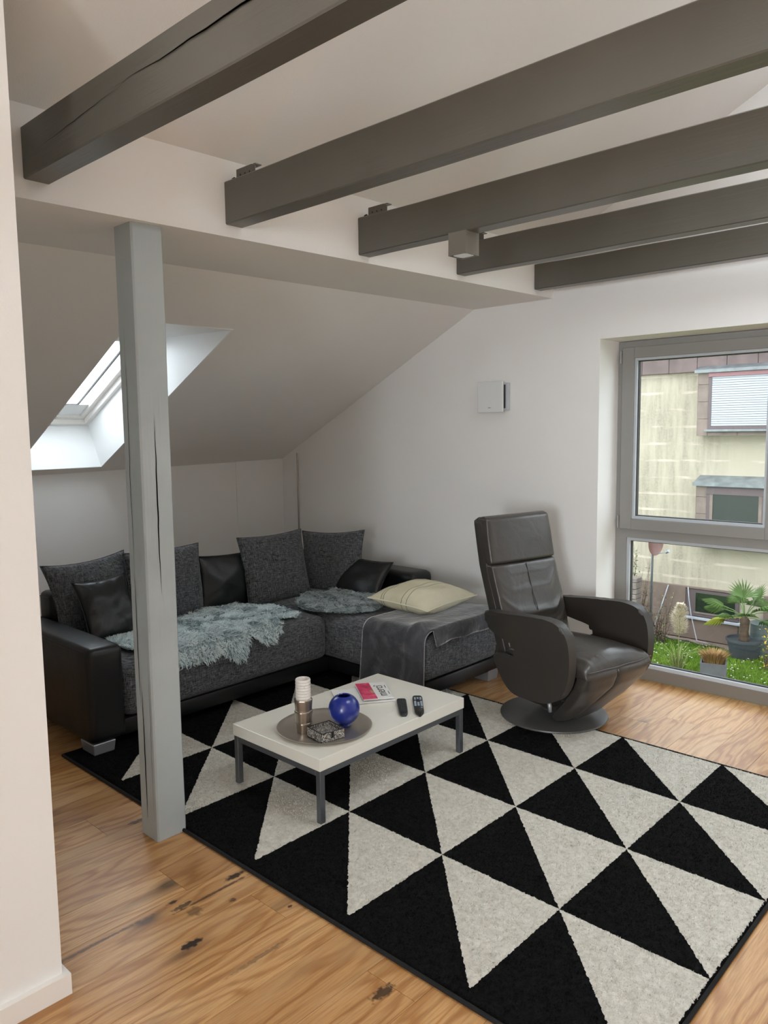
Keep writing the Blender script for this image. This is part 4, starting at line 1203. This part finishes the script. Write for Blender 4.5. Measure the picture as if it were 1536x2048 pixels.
# seat
secs = []
for k in range(35):
    t = k / 34; u = -.115 + .555 * t
    rd = .05; ed = min(t, 1 - t) * .555
    sh = 1 if ed > rd else math.sqrt(max(0, 1 - ((rd - ed) / rd) ** 2))
    hw = .246 + .003 * sh; row = []
    ztop = .396 + .014 * math.sin(t * PI); zbot = .33
    zc = (ztop + zbot) / 2; hz = (ztop - zbot) / 2
    for y, z in sup(72, hw, hz * (.35 + .65 * sh), 5):
        b_ = 0
        if z > 0:
            v = y / hw
            b_ = .042 * (1 - v * v) * min(1, (1 - t) * 6 + .25)
            b_ += .0085 * max(0, math.sin(y * 62 + 3 * noise.noise(Vector((y * 6, u * 4, 2))))) ** 2 * max(0, min(1, (t - .70) / .18)) * (1 - t ** 12)
            b_ += .003 * noise.noise(Vector((y * 9, u * 9, 0)))
        row.append((u - .012 * (abs(y) / hw) ** 3 * t, y, zc + z - .018 * (1 - sh) * (1 if t > .5 else 0) + b_))
    secs.append(row)
st_ = cobj('seat', loft(secs), M['brownleather'])
bm = bmesh.new(); tube(bm, [(.4415 - .013 * abs(v) ** 2.5, v * .243, .378 + .001 * math.sin(v * 9)) for v in np.linspace(-1, 1, 30)], .0035, 8); cobj('piping', bm, M['brownleather'], parent=st_)
# footrest front in two halves
for s, (va, vb) in enumerate(((-.246, -.034), (-.030, .246))):
    secs = []
    for k in range(29):
        t = k / 28
        z = .378 - .336 * t
        u = np.interp(t, [0, .12, .3, .6, .85, 1], [.440, .441, .415, .330, .245, .200])
        nar = np.interp(t, [0, .3, .7, 1], [1, .97, .80, .60])
        a0, a1 = va * nar, vb * nar
        if s == 0: a1 = vb * np.interp(t, [0, .35, 1], [1, 1.0, 3.2]) 
        else: a0 = va * np.interp(t, [0, .35, 1], [1, 1.0, 3.55])
        c_, h_ = (a0 + a1) / 2, (a1 - a0) / 2
        ed = min(t, 1 - t) * .34; sh = 1 if ed > .022 else math.sqrt(max(0, 1 - ((.022 - ed) / .022) ** 2))
        th = .045 * (.35 + .65 * sh)
        row = []
        for y, x in sup(40, h_, th, 7):
            v = (c_ + y) / (.246 * nar)
            row.append((u - .045 + x + (.008 * (1 - v * v) - .014 * abs(v) ** 3 if x > 0 else 0) + .0012 * noise.noise(Vector((y * 20, z * 20, s))), c_ + y, z))
        secs.append(row)
    cobj('footrest_panel', loft(secs), M['brownleather'])
bm = bmesh.new(); tube(bm, [(.20, -.262, .20), (.215, -.268, .165), (.218, -.268, .135)], .010, 10, [1, 1.1, .8]); cobj('gap_piece', bm, M['silver'], 'small silver piece in the gap beside the near armrest')  # stands in for the pale rug seen through the gap

# ------------------------------------------------------------------ garden and neighbouring house
GZ = -2.05
def lawnmat(name, a, b, c_):
    t = NT(name); v = t.coord(kind='World')
    t.col(t.mix(0.5, t.ramp(t.noise(v, 2.2, 4), [(0.3, a), (0.55, b), (0.8, c_)]), t.ramp(t.noise(v, 40, 3), [(0.3, a), (0.55, b), (0.8, c_)])))
    t.set(Roughness=0.9, Specular_IOR_Level=0.1); return t.m
M['lawn'] = lawnmat('lawn_turf', (0.03793, 0.07208, 0.01055, 1), (0.08528, 0.1514, 0.01846, 1), (0.1516, 0.2163, 0.03296, 1))
M['blade'] = lawnmat('grass_blades', (0.05686, 0.1226, 0.01318, 1), (0.1175, 0.2163, 0.02373, 1), (0.2179, 0.3101, 0.04614, 1))
bm = bmesh.new(); bx(bm, -16, 10, 4.62, 12.62, GZ - 0.3, GZ)
tag(obj('lawn_ground', bm, M['lawn']), kind='structure')
bm = bmesh.new(); bx(bm, -16, 10, 12.62, 13.2, GZ - 0.3, GZ - 0.012)
M['gravel'] = simple('gravel_dirt', lin(120, 104, 92), 0.95, bump=0.8, bscale=60, var=0.35)
tag(obj('gravel_ground', bm, M['gravel']), kind='structure')
N = 60000
gx = rng.uniform(-6.6, -2.2, N); gy = 10.0 + (12.62 - 10.0) * rng.uniform(0, 1, N)
h = rng.uniform(.02, .06, N) * (0.7 + 0.8 * rng.uniform(0, 1, N) ** 3); an = rng.uniform(0, 2 * PI, N); ww = rng.uniform(.004, .008, N)
V = np.zeros((N, 3, 3))
V[:, 0] = np.stack([gx - ww * np.cos(an), gy - ww * np.sin(an), np.full(N, GZ)], 1)
V[:, 1] = np.stack([gx + ww * np.cos(an), gy + ww * np.sin(an), np.full(N, GZ)], 1)
V[:, 2] = np.stack([gx + rng.normal(0, .02, N), gy + rng.normal(0, .02, N), GZ + h], 1)
g_ = fastmesh('grass', V, np.arange(N * 3).reshape(-1, 3), M['blade'])
tag(g_, 'short bright green lawn grass below the big window', 'grass', kind='stuff')
# daisies
N = 260
dx = rng.uniform(-6.0, -2.6, N); dy = rng.uniform(10.3, 12.5, N); V = []; F = []
for i in range(N):
    for k in range(6):
        a = k * PI / 3; V.append((dx[i] + .013 * math.cos(a), dy[i] + .013 * math.sin(a), GZ + .06 + .004 * (k % 2)))
    b0 = i * 6; F.append((b0, b0 + 1, b0 + 2, b0 + 3, b0 + 4, b0 + 5))
me = fastmesh('daisies', np.array(V), np.array(F), simple('white_petal', (0.4945, 0.4945, 0.4614, 1), .8))
tag(me, 'tiny white daisies sprinkled over the lawn', 'flowers', kind='stuff')

HY = 13.0
hs_ = root('neighbour_house', (-3, HY, GZ)); tag(hs_, 'stained cream rendered house across the lawn with boxed out windows', 'house', kind='thing')
def facade():
    t = NT('stained_cream_render')
    v = t.coord(kind='World')
    s = t.n('ShaderNodeSeparateXYZ'); t.l(v, s.inputs[0])
    # lime lines of the masonry courses and grime between them
    cz = t.math('FRACT', t.math('DIVIDE', t.math('ADD', s.outputs[2], 10.0), 0.285))
    course = t.math('LESS_THAN', t.math('ABSOLUTE', t.math('SUBTRACT', cz, 0.5)), 0.07)
    cn = t.noise(t.coord((2.5, 1, 9), 'World'), 1.0, 3)
    course = t.math('MULTIPLY', course, t.ramp(cn, [(0.42, 0.0), (0.6, 1.0)]))
    gr = t.noise(t.coord((9, 1, 1.0), 'World'), 1.0, 6, 0.65)
    gf = t.noise(t.coord((1, 1, 1), 'World'), 30, 4, 0.7)
    left = t.ramp(t.math('ADD', s.outputs[0], 5.0), [(0.15, 1.0), (0.6, 0.15)])
    grime = t.math('MULTIPLY', t.math('MULTIPLY', t.ramp(gr, [(0.38, 0.0), (0.62, 1.0)]), t.ramp(gf, [(0.3, 0.3), (0.6, 1.0)])), left)
    base = (0.42, 0.372, 0.285, 1); dirty = (0.255, 0.222, 0.172, 1); lime = (0.54, 0.46, 0.38, 1)
    c1 = t.mix(t.math('MULTIPLY', grime, 0.85), base, dirty)
    t.col(t.mix(t.math('MULTIPLY', course, 0.85), c1, lime)).set(Roughness=0.95, Specular_IOR_Level=0.1)
    return t.m
M['facade'] = facade()
bm = bmesh.new(); bx(bm, -16, 8, HY, HY + 0.4, GZ, 2.9)
obj('wall', bm, M['facade'], hs_)
bm = bmesh.new(); prism(bm, [(HY - .35, 2.88), (HY + 5, 6.6), (HY + 5, 6.75), (HY - .35, 3.02)], -16, 8, 'x')
obj('roof', bm, simple('roof_tiles', lin(92, 74, 66), .8), hs_)
M['plinth'] = simple('brown_plinth', (0.1649, 0.1195, 0.09476, 1), 0.9, var=0.12, bscale=20)
M['brownpanel'] = simple('weathered_brown_panel', (0.1895, 0.1442, 0.1195, 1), 0.7, var=0.2, bscale=30)
M['fascia'] = simple('plum_brown_fascia', (0.136, 0.09476, 0.08652, 1), 0.6, var=0.22, bscale=25)
M['zinc'] = simple('weathered_zinc_cap', (.175, .19, .19, 1), 0.5, 0.2, var=0.3, bscale=30)
M['wframe'] = simple('mauve_brown_frame', (0.1071, 0.07827, 0.07827, 1), 0.6)
M['slat'] = simple('white_shutter_slat', (0.379, 0.3956, 0.4283, 1), 0.5)
M['house_glass'] = NT('dark_house_glass').col((0.01649, 0.02308, 0.01812, 1)).set(Roughness=0.05, Specular_IOR_Level=0.9).m
M['dullred'] = simple('dusty_pink_frame', (0.2308, 0.1071, 0.1112, 1), 0.5)
for k in range(-9, 14):      # plinth slabs
    x = -5.68 + k * 0.62
    if x > -5.12 and x < -4.2: continue
    obj('plinth_panel', box(x, x + 0.61, HY - 0.05, HY, GZ, -1.157, .006, 1), M['plinth'], hs_)
obj('plinth_panel', box(-5.06 - .02, -4.2, HY - 0.05, HY, GZ, -1.66, .006, 1), M['plinth'], hs_)
obj('plinth_panel', box(-5.06 - .02, -4.2, HY - 0.05, HY, -1.19, -1.157, .006, 1), M['plinth'], hs_)
for k in range(-10, 14):     # fascia boards
    x = -5.9 + k * 0.47
    obj('fascia_panel', box(x + .003, x + 0.467, HY - 0.12, HY, 2.435, 2.90, .004, 1), M['fascia'], hs_)
# basement window
bw = obj('basement_window', box(-5.075, -4.2, HY - 0.035, HY, -1.655, -1.195, .004, 1), M['wframe'], hs_)
obj('pane', box(-4.90, -4.26, HY - 0.04, HY - .03, -1.58, -1.25), M['house_glass'], bw)
obj('frame_bar', box(-4.93, -4.23, HY - 0.05, HY - .036, -1.60, -1.575), M['brownpanel'], bw)
obj('sill', box(-5.08, -4.15, HY - 0.10, HY, -1.70, -1.66, .004, 1), M['slat'], bw)
def bay(x0, x1, zb, zt_, shut, label):
    d0 = HY - 0.25
    by = obj('window_bay', box(x0 + .01, x1 - .01, d0 + .02, HY, zb + .01, zt_ - .01), M['wframe'], hs_); by['label'] = label
    # cladding tiles on the left cheek and front strip
    z = zb; hgt = .275
    while z < zt_ - .03:
        for xx in (x0, x1 - .165):
            obj('cladding_tile', box(xx, xx + .165, d0, d0 + .018, z + .002, min(z + hgt, zt_) - .002, .003, 1), M['brownpanel'], by)
        obj('cladding_tile', box(x0 - .012, x0, d0 + .006, HY, z + .002, min(z + hgt, zt_) - .002, .003, 1), M['brownpanel'], by)
        z += hgt
    x = x0 + .168
    while x < x1 - .2:
        obj('cladding_tile', box(x, min(x + .46, x1 - .168), d0, d0 + .018, zb + .002, zb + .062, .002, 1), M['brownpanel'], by); x += .463
    wx0, wx1 = x0 + .168, x1 - .168
    obj('sill', box(wx0 - .03, wx1 + .03, d0 - .07, d0 + .02, zb + .068, zb + .105, .004, 1), M['zinc'], by)
    bm = bmesh.new(); rect_frame(bm, wx0, wx1, zb + .105, zt_ - .02, .05, d0 - .012, d0 + .02); obj('frame', bm, M['wframe'], by)
    # sloped metal cap
    bm = bmesh.new(); prism(bm, [(d0 - .06, zt_ + .005), (HY, zt_ + .12), (HY, zt_ + .14), (d0 - .06, zt_ + .028)], x0 - .04, x1 + .04, 'x')
    prism(bm, [(d0 - .065, zt_ - .02), (d0 - .045, zt_ - .02), (d0 - .045, zt_ + .028), (d0 - .065, zt_ + .028)], x0 - .045, x1 + .045, 'x')
    obj('cap', bm, M['zinc'], by)
    if shut:
        obj('header', box(wx0, wx1, d0 - .03, d0 - .012, zt_ - .09, zt_ - .022, .003, 1), M['dullred'], by)
        bm = bmesh.new(); z = zb + .125
        while z < zt_ - .10:
            bx(bm, wx0 + .052, wx1 - .052, d0 - .006, d0 + .006, z, z + .030); z += .036
        s = obj('shutter', bm, M['slat'], by); s['kind'] = 'stuff'; s['label'] = 'closed white roller shutter'
    else:
        obj('pane', box(wx0 + .05, wx1 - .05, d0, d0 + .01, zb + .15, zt_ - .07), M['house_glass'], by)
        obj('frame_bar', box(wx0 + .0, wx1 + .0, d0 - .02, d0 - .012, zt_ - .15, zt_ - .05), M['wframe'], by)
        obj('casement', box(wx0 + .052, wx0 + .10, d0 - .012, d0 + .01, zb + .15, zt_ - .07), M['brownpanel'], by)
        obj('casement', box(wx1 - .10, wx1 - .052, d0 - .012, d0 + .01, zb + .15, zt_ - .07), M['brownpanel'], by)
bay(-4.880, -3.10, 1.39, 2.42, True, 'upper boxed out window')
bay(-4.860, -3.62, -0.43, 0.60, False, 'lower boxed out window')
# red shed roof and trees that the lower window mirrors stand behind the viewer's house: left out

# satellite dish on its pole
dh = root('satellite_dish', (-5.43, 12.4, GZ)); tag(dh, 'reddish brown satellite dish on a tall thin pole by the house', 'satellite dish')
bm = bmesh.new(); tube(bm, [(-5.43, 12.4, GZ), (-5.425, 12.4, -.22)], .018, 10); obj('pole', bm, M['steel'], dh, True, 60)
bm = bmesh.new(); rings = lathe(bm, [(0.0, 0.035), (.10, .028), (.19, .006), (.215, -.010), (.218, -.004), (.19, .014), (.10, .036), (0.0, .043)], (0, 0, 0), 40)
bmesh.ops.transform(bm, matrix=Matrix.Translation((-5.33, 12.30, -.36)) @ Matrix.Rotation(R(-38), 4, 'Z') @ Matrix.Rotation(R(-86), 4, 'Y') @ Matrix.Scale(.62, 4, (0, 1, 0)), verts=bm.verts[:])
obj('reflector', bm, simple('brick_brown_dish', (0.1649, 0.0824, 0.07004, 1), .5), dh, True, 50)
bm = bmesh.new(); tube(bm, [(-5.30, 12.30, -.54), (-5.06, 12.12, -.47)], .007, 8); tube(bm, [(-5.43, 12.4, -.36), (-5.35, 12.32, -.36)], .012, 8); obj('feed_arm', bm, M['silver'], dh, True, 60)
bm = bmesh.new(); tube(bm, [(-5.08, 12.13, -.475), (-5.02, 12.09, -.44)], .024, 10); obj('receiver', bm, M['silver'], dh, True, 60)
bm = bmesh.new(); tube(bm, [(-5.43, 12.4, -.28), (-5.58, 12.35, -.30), (-5.70, 12.3, -.36)], .007, 6); obj('branch_bracket', bm, M['steel'], dh, True, 60)

# stacked weathered firewood boards
ws = root('wood_stack', (-5.5, 11.9, GZ)); tag(ws, 'weathered grey wooden board stack at the left edge of the window', 'wood stack')
M['greywood'] = simple('silvered_wood', (0.173, 0.1401, 0.1236, 1), .9, var=.25, bscale=30, bump=.4)
z = GZ; k = 0
while z < -.92:
    hgt = .075 + .03 * ((k * 7) % 3) / 2
    obj('board', box(-5.95 + .03 * ((k * 5) % 3), -5.42 - .025 * ((k * 3) % 3), 11.80 - .02 * (k % 2), 12.0, z, z + hgt - .008, .005, 1), M['greywood'], ws)
    z += hgt; k += 1

# plants -------------------------------------------------------------
def leafquads(V, F, c, d_, ln_, wd2, up_=Vector((0, 0, 1))):
    d_ = d_.normalized(); s = d_.cross(up_)
    s = s.normalized() if s.length > 1e-4 else Vector((1, 0, 0))
    b = len(V); V += [c, c + d_ * ln_ * .5 + s * wd2, c + d_ * ln_, c + d_ * ln_ * .5 - s * wd2]; F.append((b, b + 1, b + 2, b + 3))
M['twig'] = simple('twig_bark', (0.0824, 0.05356, 0.03708, 1), .9)
M['redleaf'] = simple('rust_brown_leaves', (0.1236, 0.0618, 0.04119, 1), .8, var=.4, bscale=40)
M['greenleaf'] = simple('fresh_green_leaves', (0.07415, 0.1318, 0.02472, 1), .7, var=.3, bscale=40)
M['yellowleaf'] = simple('yellow_green_leaves', (0.1812, 0.206, 0.06592, 1), .8, var=.3, bscale=40)
def shrub(name, label, base, n, hgt, spread, leafm, leaf2, seed, dens=14, cat='shrub', lsize=.028):
    rr = random.Random(seed); rt_ = root(name, base); tag(rt_, label, cat)
    bm = bmesh.new(); V1 = []; F1 = []; V2 = []; F2 = []
    for i in range(n):
        a = rr.uniform(0, 2 * PI); sp_ = rr.uniform(.1, 1) * spread; hh_ = hgt * rr.uniform(.55, 1)
        p = Vector(base) + Vector((rr.gauss(0, .04), rr.gauss(0, .03), 0)); pts = [p.copy()]
        for k in range(7):
            t = (k + 1) / 7
            pts.append(p + Vector((math.cos(a) * sp_ * t ** 1.5 + rr.gauss(0, .015), math.sin(a) * sp_ * .6 * t ** 1.5, hh_ * t + rr.gauss(0, .01))))
        tube(bm, pts, .006, 5, [1, .9, .8, .7, .55, .45, .35, .2])
        for q in range(dens):
            t = rr.uniform(.25, 1); c_ = pts[min(7, int(t * 7))] + Vector((rr.gauss(0, .03), rr.gauss(0, .03), rr.gauss(0, .03)))
            d_ = Vector((rr.gauss(0, 1), rr.gauss(0, 1), rr.gauss(0, .8)))
            if rr.random() < .6: leafquads(V1, F1, c_, d_, lsize * rr.uniform(.6, 1.3), lsize * .3)
            else: leafquads(V2, F2, c_, d_, lsize * rr.uniform(.6, 1.2), lsize * .3)
    obj('twigs', bm, M['twig'], rt_)
    for VV, FF, mm in ((V1, F1, leafm), (V2, F2, leaf2)):
        if FF:
            o = fastmesh('leaves', np.array([tuple(v) for v in VV]), np.array(FF), mm, rt_); o['kind'] = 'stuff'
shrub('berry_shrub', 'bare rust coloured shrub with small berries in front of the house plinth', (-5.22, 12.35, GZ), 16, .95, .38, M['redleaf'], M['yellowleaf'], 3, 30, lsize=.034)
shrub('berry_shrub', 'tall thin twiggy shrub beside the satellite dish pole', (-5.50, 12.3, GZ), 9, 1.50, .30, M['redleaf'], M['yellowleaf'], 8, 26, lsize=.034)
shrub('climbing_plant', 'green climbing sprig hanging beside the satellite dish', (-5.70, 12.25, -1.25), 4, .88, .10, M['greenleaf'], M['yellowleaf'], 12, 26, 'plant', lsize=.05)

# potted fan palm
PXY = (-3.905, 12.35)
pp = root('potted_palm', (PXY[0], PXY[1], GZ)); tag(pp, 'fan palm with hairy trunk in a round dark grey pot on the lawn', 'palm')
M['pot'] = simple('dark_grey_pot', (0.04531, 0.05356, 0.0618, 1), .55)
bm = bmesh.new(); lathe(bm, [(.18, 0), (.185, .01), (.245, .27), (.262, .275), (.264, .31), (.245, .312), (.235, .29), (.0, .27)], (PXY[0], PXY[1], GZ), 36); obj('pot', bm, M['pot'], pp, True, 40)
bm = bmesh.new(); lathe(bm, [(.075, .26), (.07, .33), (.055, .42), (.062, .52), (.07, .60), (.03, .66)], (PXY[0], PXY[1], GZ), 20, lambda a, z: 1 + .12 * math.sin(a * 7 + z * 60)); obj('trunk', bm, simple('hairy_palm_trunk', (0.09064, 0.05768, 0.03708, 1), .95, var=.4, bscale=60, bump=.8), pp, True)
M['palmleaf'] = simple('palm_leaf_green', (0.1042, 0.173, 0.04614, 1), .55, var=.35, bscale=12)
M['palmyellow'] = simple('palm_leaf_yellow_green', (0.3031, 0.3171, 0.03955, 1), .55, var=.3, bscale=12)
crown = Vector((PXY[0], PXY[1], GZ + .64))
dirs = [(-1.0, -.3, .55, .62), (-1.1, .2, .25, .60), (-.95, -.5, -.12, .52), (-.5, .6, .7, .50), (.0, -.3, 1.05, .62), (.35, .3, .9, .55), (.75, -.4, .55, .55), (.9, .4, .35, .6), (.8, -.2, .0, .5), (-.5, -.6, .15, .42), (.3, -.7, .3, .45), (.2, .7, .5, .5), (-.25, .1, 1.0, .5)]
for i, (dx_, dy_, dz_, ln_) in enumerate(dirs):
    d_ = Vector((dx_, dy_, dz_)).normalized(); tip = crown + d_ * ln_ * .55
    bm = bmesh.new(); tube(bm, [crown, crown + d_ * ln_ * .3 + Vector((0, 0, .02)), tip], .007, 6)
    side = d_.cross(Vector((0, 0, 1))); side = side.normalized() if side.length > .1 else Vector((1, 0, 0)); upn = side.cross(d_)
    for k in range(15):
        a = R(-72 + 144 * k / 14); dd = (d_ * math.cos(a) + side * math.sin(a)).normalized()
        L2 = ln_ * .62 * (1 - .28 * abs(a))
        q0, q1, q2 = tip, tip + dd * L2 * .55 + upn * .012, tip + dd * L2 + Vector((0, 0, -.09 * (L2 / .35) * (1 if dz_ < .9 else .3)))
        ww_ = dd.cross(upn).normalized() * .013
        v = [bm.verts.new(x) for x in (q0, q1 - ww_, q2, q1 + ww_)]
        bm.faces.new((v[0], v[1], v[2])); bm.faces.new((v[0], v[2], v[3]))
    obj('frond', bm, M['palmyellow'] if i == 2 else M['palmleaf'], pp)

# square planter with straw coloured grass
PG = (-3.80, 10.78)
sq = root('square_planter', (PG[0], PG[1], GZ)); tag(sq, 'square grey planter filled with straw orange ornamental grass', 'planter')
bm = bmesh.new()
for a in ((-.17, .17, -.17, -.15), (-.17, .17, .15, .17), (-.17, -.15, -.15, .15), (.15, .17, -.15, .15)): bx(bm, PG[0] + a[0], PG[0] + a[1], PG[1] + a[2], PG[1] + a[3], GZ, GZ + .34)
bx(bm, PG[0] - .15, PG[0] + .15, PG[1] - .15, PG[1] + .15, GZ, GZ + .30)
bmesh.ops.rotate(bm, cent=(PG[0], PG[1], 0), matrix=Matrix.Rotation(R(18), 3, 'Z'), verts=bm.verts[:])
obj('box', bm, simple('grey_stone_planter', (0.09476, 0.09476, 0.103, 1), .8, var=.15, bscale=40), sq)
def tuft(name, base, n, hgt, spread, r0_, mat, parent, w_=.004, seed=0, droop=.5):
    rr = random.Random(seed); V = []; F = []
    for i in range(n):
        a = rr.uniform(0, 2 * PI); q = rr.uniform(0, 1) ** .5; p = Vector(base) + Vector((math.cos(a) * r0_ * q, math.sin(a) * r0_ * q, 0))
        o_ = Vector((math.cos(a), math.sin(a), 0)) * spread * rr.uniform(.2, 1); hh_ = hgt * rr.uniform(.6, 1); s = Vector((-math.sin(a + rr.gauss(0, 1)), math.cos(a), 0)).normalized() * w_
        b = len(V)
        for t in (0, .5, .8, 1):
            c_ = p + o_ * t * t + Vector((0, 0, hh_ * (t - droop * .4 * t ** 3))); k = (1, .8, .5, .1)[(0, .5, .8, 1).index(t)]
            V += [tuple(c_ - s * k), tuple(c_ + s * k)]
        for k in range(3): F.append((b + 2 * k, b + 2 * k + 1, b + 2 * k + 3, b + 2 * k + 2))
    o = fastmesh(name, np.array(V), np.array(F), mat, parent); o['kind'] = 'stuff'; return o
M['straw'] = simple('straw_orange_grass', (0.2472, 0.1401, 0.04944, 1), .8, var=.35, bscale=50)
tuft('grass_blades', (PG[0], PG[1], GZ + .30), 900, .24, .15, .13, M['straw'], sq, .004, 3)

# pampas grass
pa = root('pampas_grass', (-4.40, 10.96, GZ)); tag(pa, 'cream pampas plume on a thin stem standing in the lawn', 'ornamental grass')
bm = bmesh.new(); tube(bm, [(-4.38, 10.96, GZ), (-4.365, 10.96, -1.45), (-4.36, 10.96, -1.05)], .005, 6); obj('stem', bm, M['yellowleaf'], pa)
rr = random.Random(5); V = []; F = []
for i in range(2600):
    t = rr.random(); z = -1.46 + .44 * t; a = rr.uniform(0, 2 * PI); rad = .12 * math.sin(PI * min(1, t * .85 + .12)) ** .7
    c_ = Vector((-4.362 + .012 * math.sin(t * 9), 10.96, z)); d_ = Vector((math.cos(a), math.sin(a), rr.uniform(.1, .9)))
    c2 = c_ + Vector((math.cos(a), math.sin(a), 0)) * rad * rr.uniform(.2, .8)
    leafquads(V, F, c2, d_, rr.uniform(.03, .07), .005)
o = fastmesh('plume', np.array([tuple(v) for v in V]), np.array(F), simple('cream_plume', (.62, .55, .42, 1), .9), pa); o['kind'] = 'stuff'
tuft('leaves', (-4.38, 10.96, GZ), 60, .75, .55, .05, M['yellowleaf'], pa, .005, 9, 1.1)

# grey barrel, yellow flowers behind the palm
gb = tag(obj('grey_barrel', (lambda b: (lathe(b, [(.20, 0), (.21, .02), (.215, .50), (.225, .52), (.20, .53), (.0, .49)], (-3.70, 12.68, GZ + .0), 32), b)[1])(bmesh.new()), simple('grey_blue_barrel', (0.1318, 0.1649, 0.1649, 1), .6), None, True, 40), 'grey blue round barrel standing behind the potted palm', 'barrel')
shrub('yellow_flowers', 'yellow flowering plant at the right edge of the window beside the palm', (-3.42, 11.9, GZ), 12, .72, .22, simple('yellow_petals', (0.5108, 0.346, 0.02472, 1), .6), M['greenleaf'], 21, 12, 'flowers', lsize=.05)
# hoses along the plinth
hz = root('garden_hose', (-4.6, 12.8, GZ)); tag(hz, 'black garden hose lying along the foot of the house', 'hose')
bm = bmesh.new(); tube(bm, [(-5.5 + .1 * k, 12.72 + .05 * math.sin(k * 1.3) - .012 * k, GZ + .015) for k in range(18)], .014, 8); obj('tube', bm, simple('black_rubber', (0.01236, 0.01236, 0.01236, 1), .6), hz, True)
wr = root('white_cable', (-4.95, 12.93, GZ)); tag(wr, 'thin white cable hanging down in front of the basement window', 'cable')
bm = bmesh.new(); tube(bm, [(-5.02, 12.93, -1.16), (-4.99, 12.90, -1.35), (-4.93, 12.86, -1.62), (-4.80, 12.80, GZ + .02), (-4.6, 12.78, GZ + .01)], .008, 6); obj('tube', bm, M['slat'], wr, True)
wr = root('white_pipe', (-5.40, 12.9, GZ)); tag(wr, 'slanting thin pale stick leaning on the brown plinth', 'stick')
bm = bmesh.new(); tube(bm, [(-5.55, 12.72, GZ), (-5.36, 12.93, -1.17)], .009, 6); obj('rod', bm, M['slat'], wr, True)
# our own outer wall below the window, so the garden side is closed
bm = bmesh.new(); bx(bm, -8, 6, 4.50, 4.58, GZ - .2, -0.13); tag(obj('wall_outer_base', bm, M['wall']), kind='structure')

# unseen overhang added to cut the sky light reaching the gable window
bm = bmesh.new()
for a, b in ((XS - 1.2, RIDGE), (RIDGE, RX + .6)):
    f = lambda X: (zup(RIDGE, GY) - S * abs(X - RIDGE)) + .3
    prism(bm, [(a, f(a)), (b, f(b)), (b, f(b) + .18), (a, f(a) + .18)], GY + .36, GY + 1.7, 'y')
tag(obj('sky_block_overhang', bm, M['trimwhite']), kind='structure')
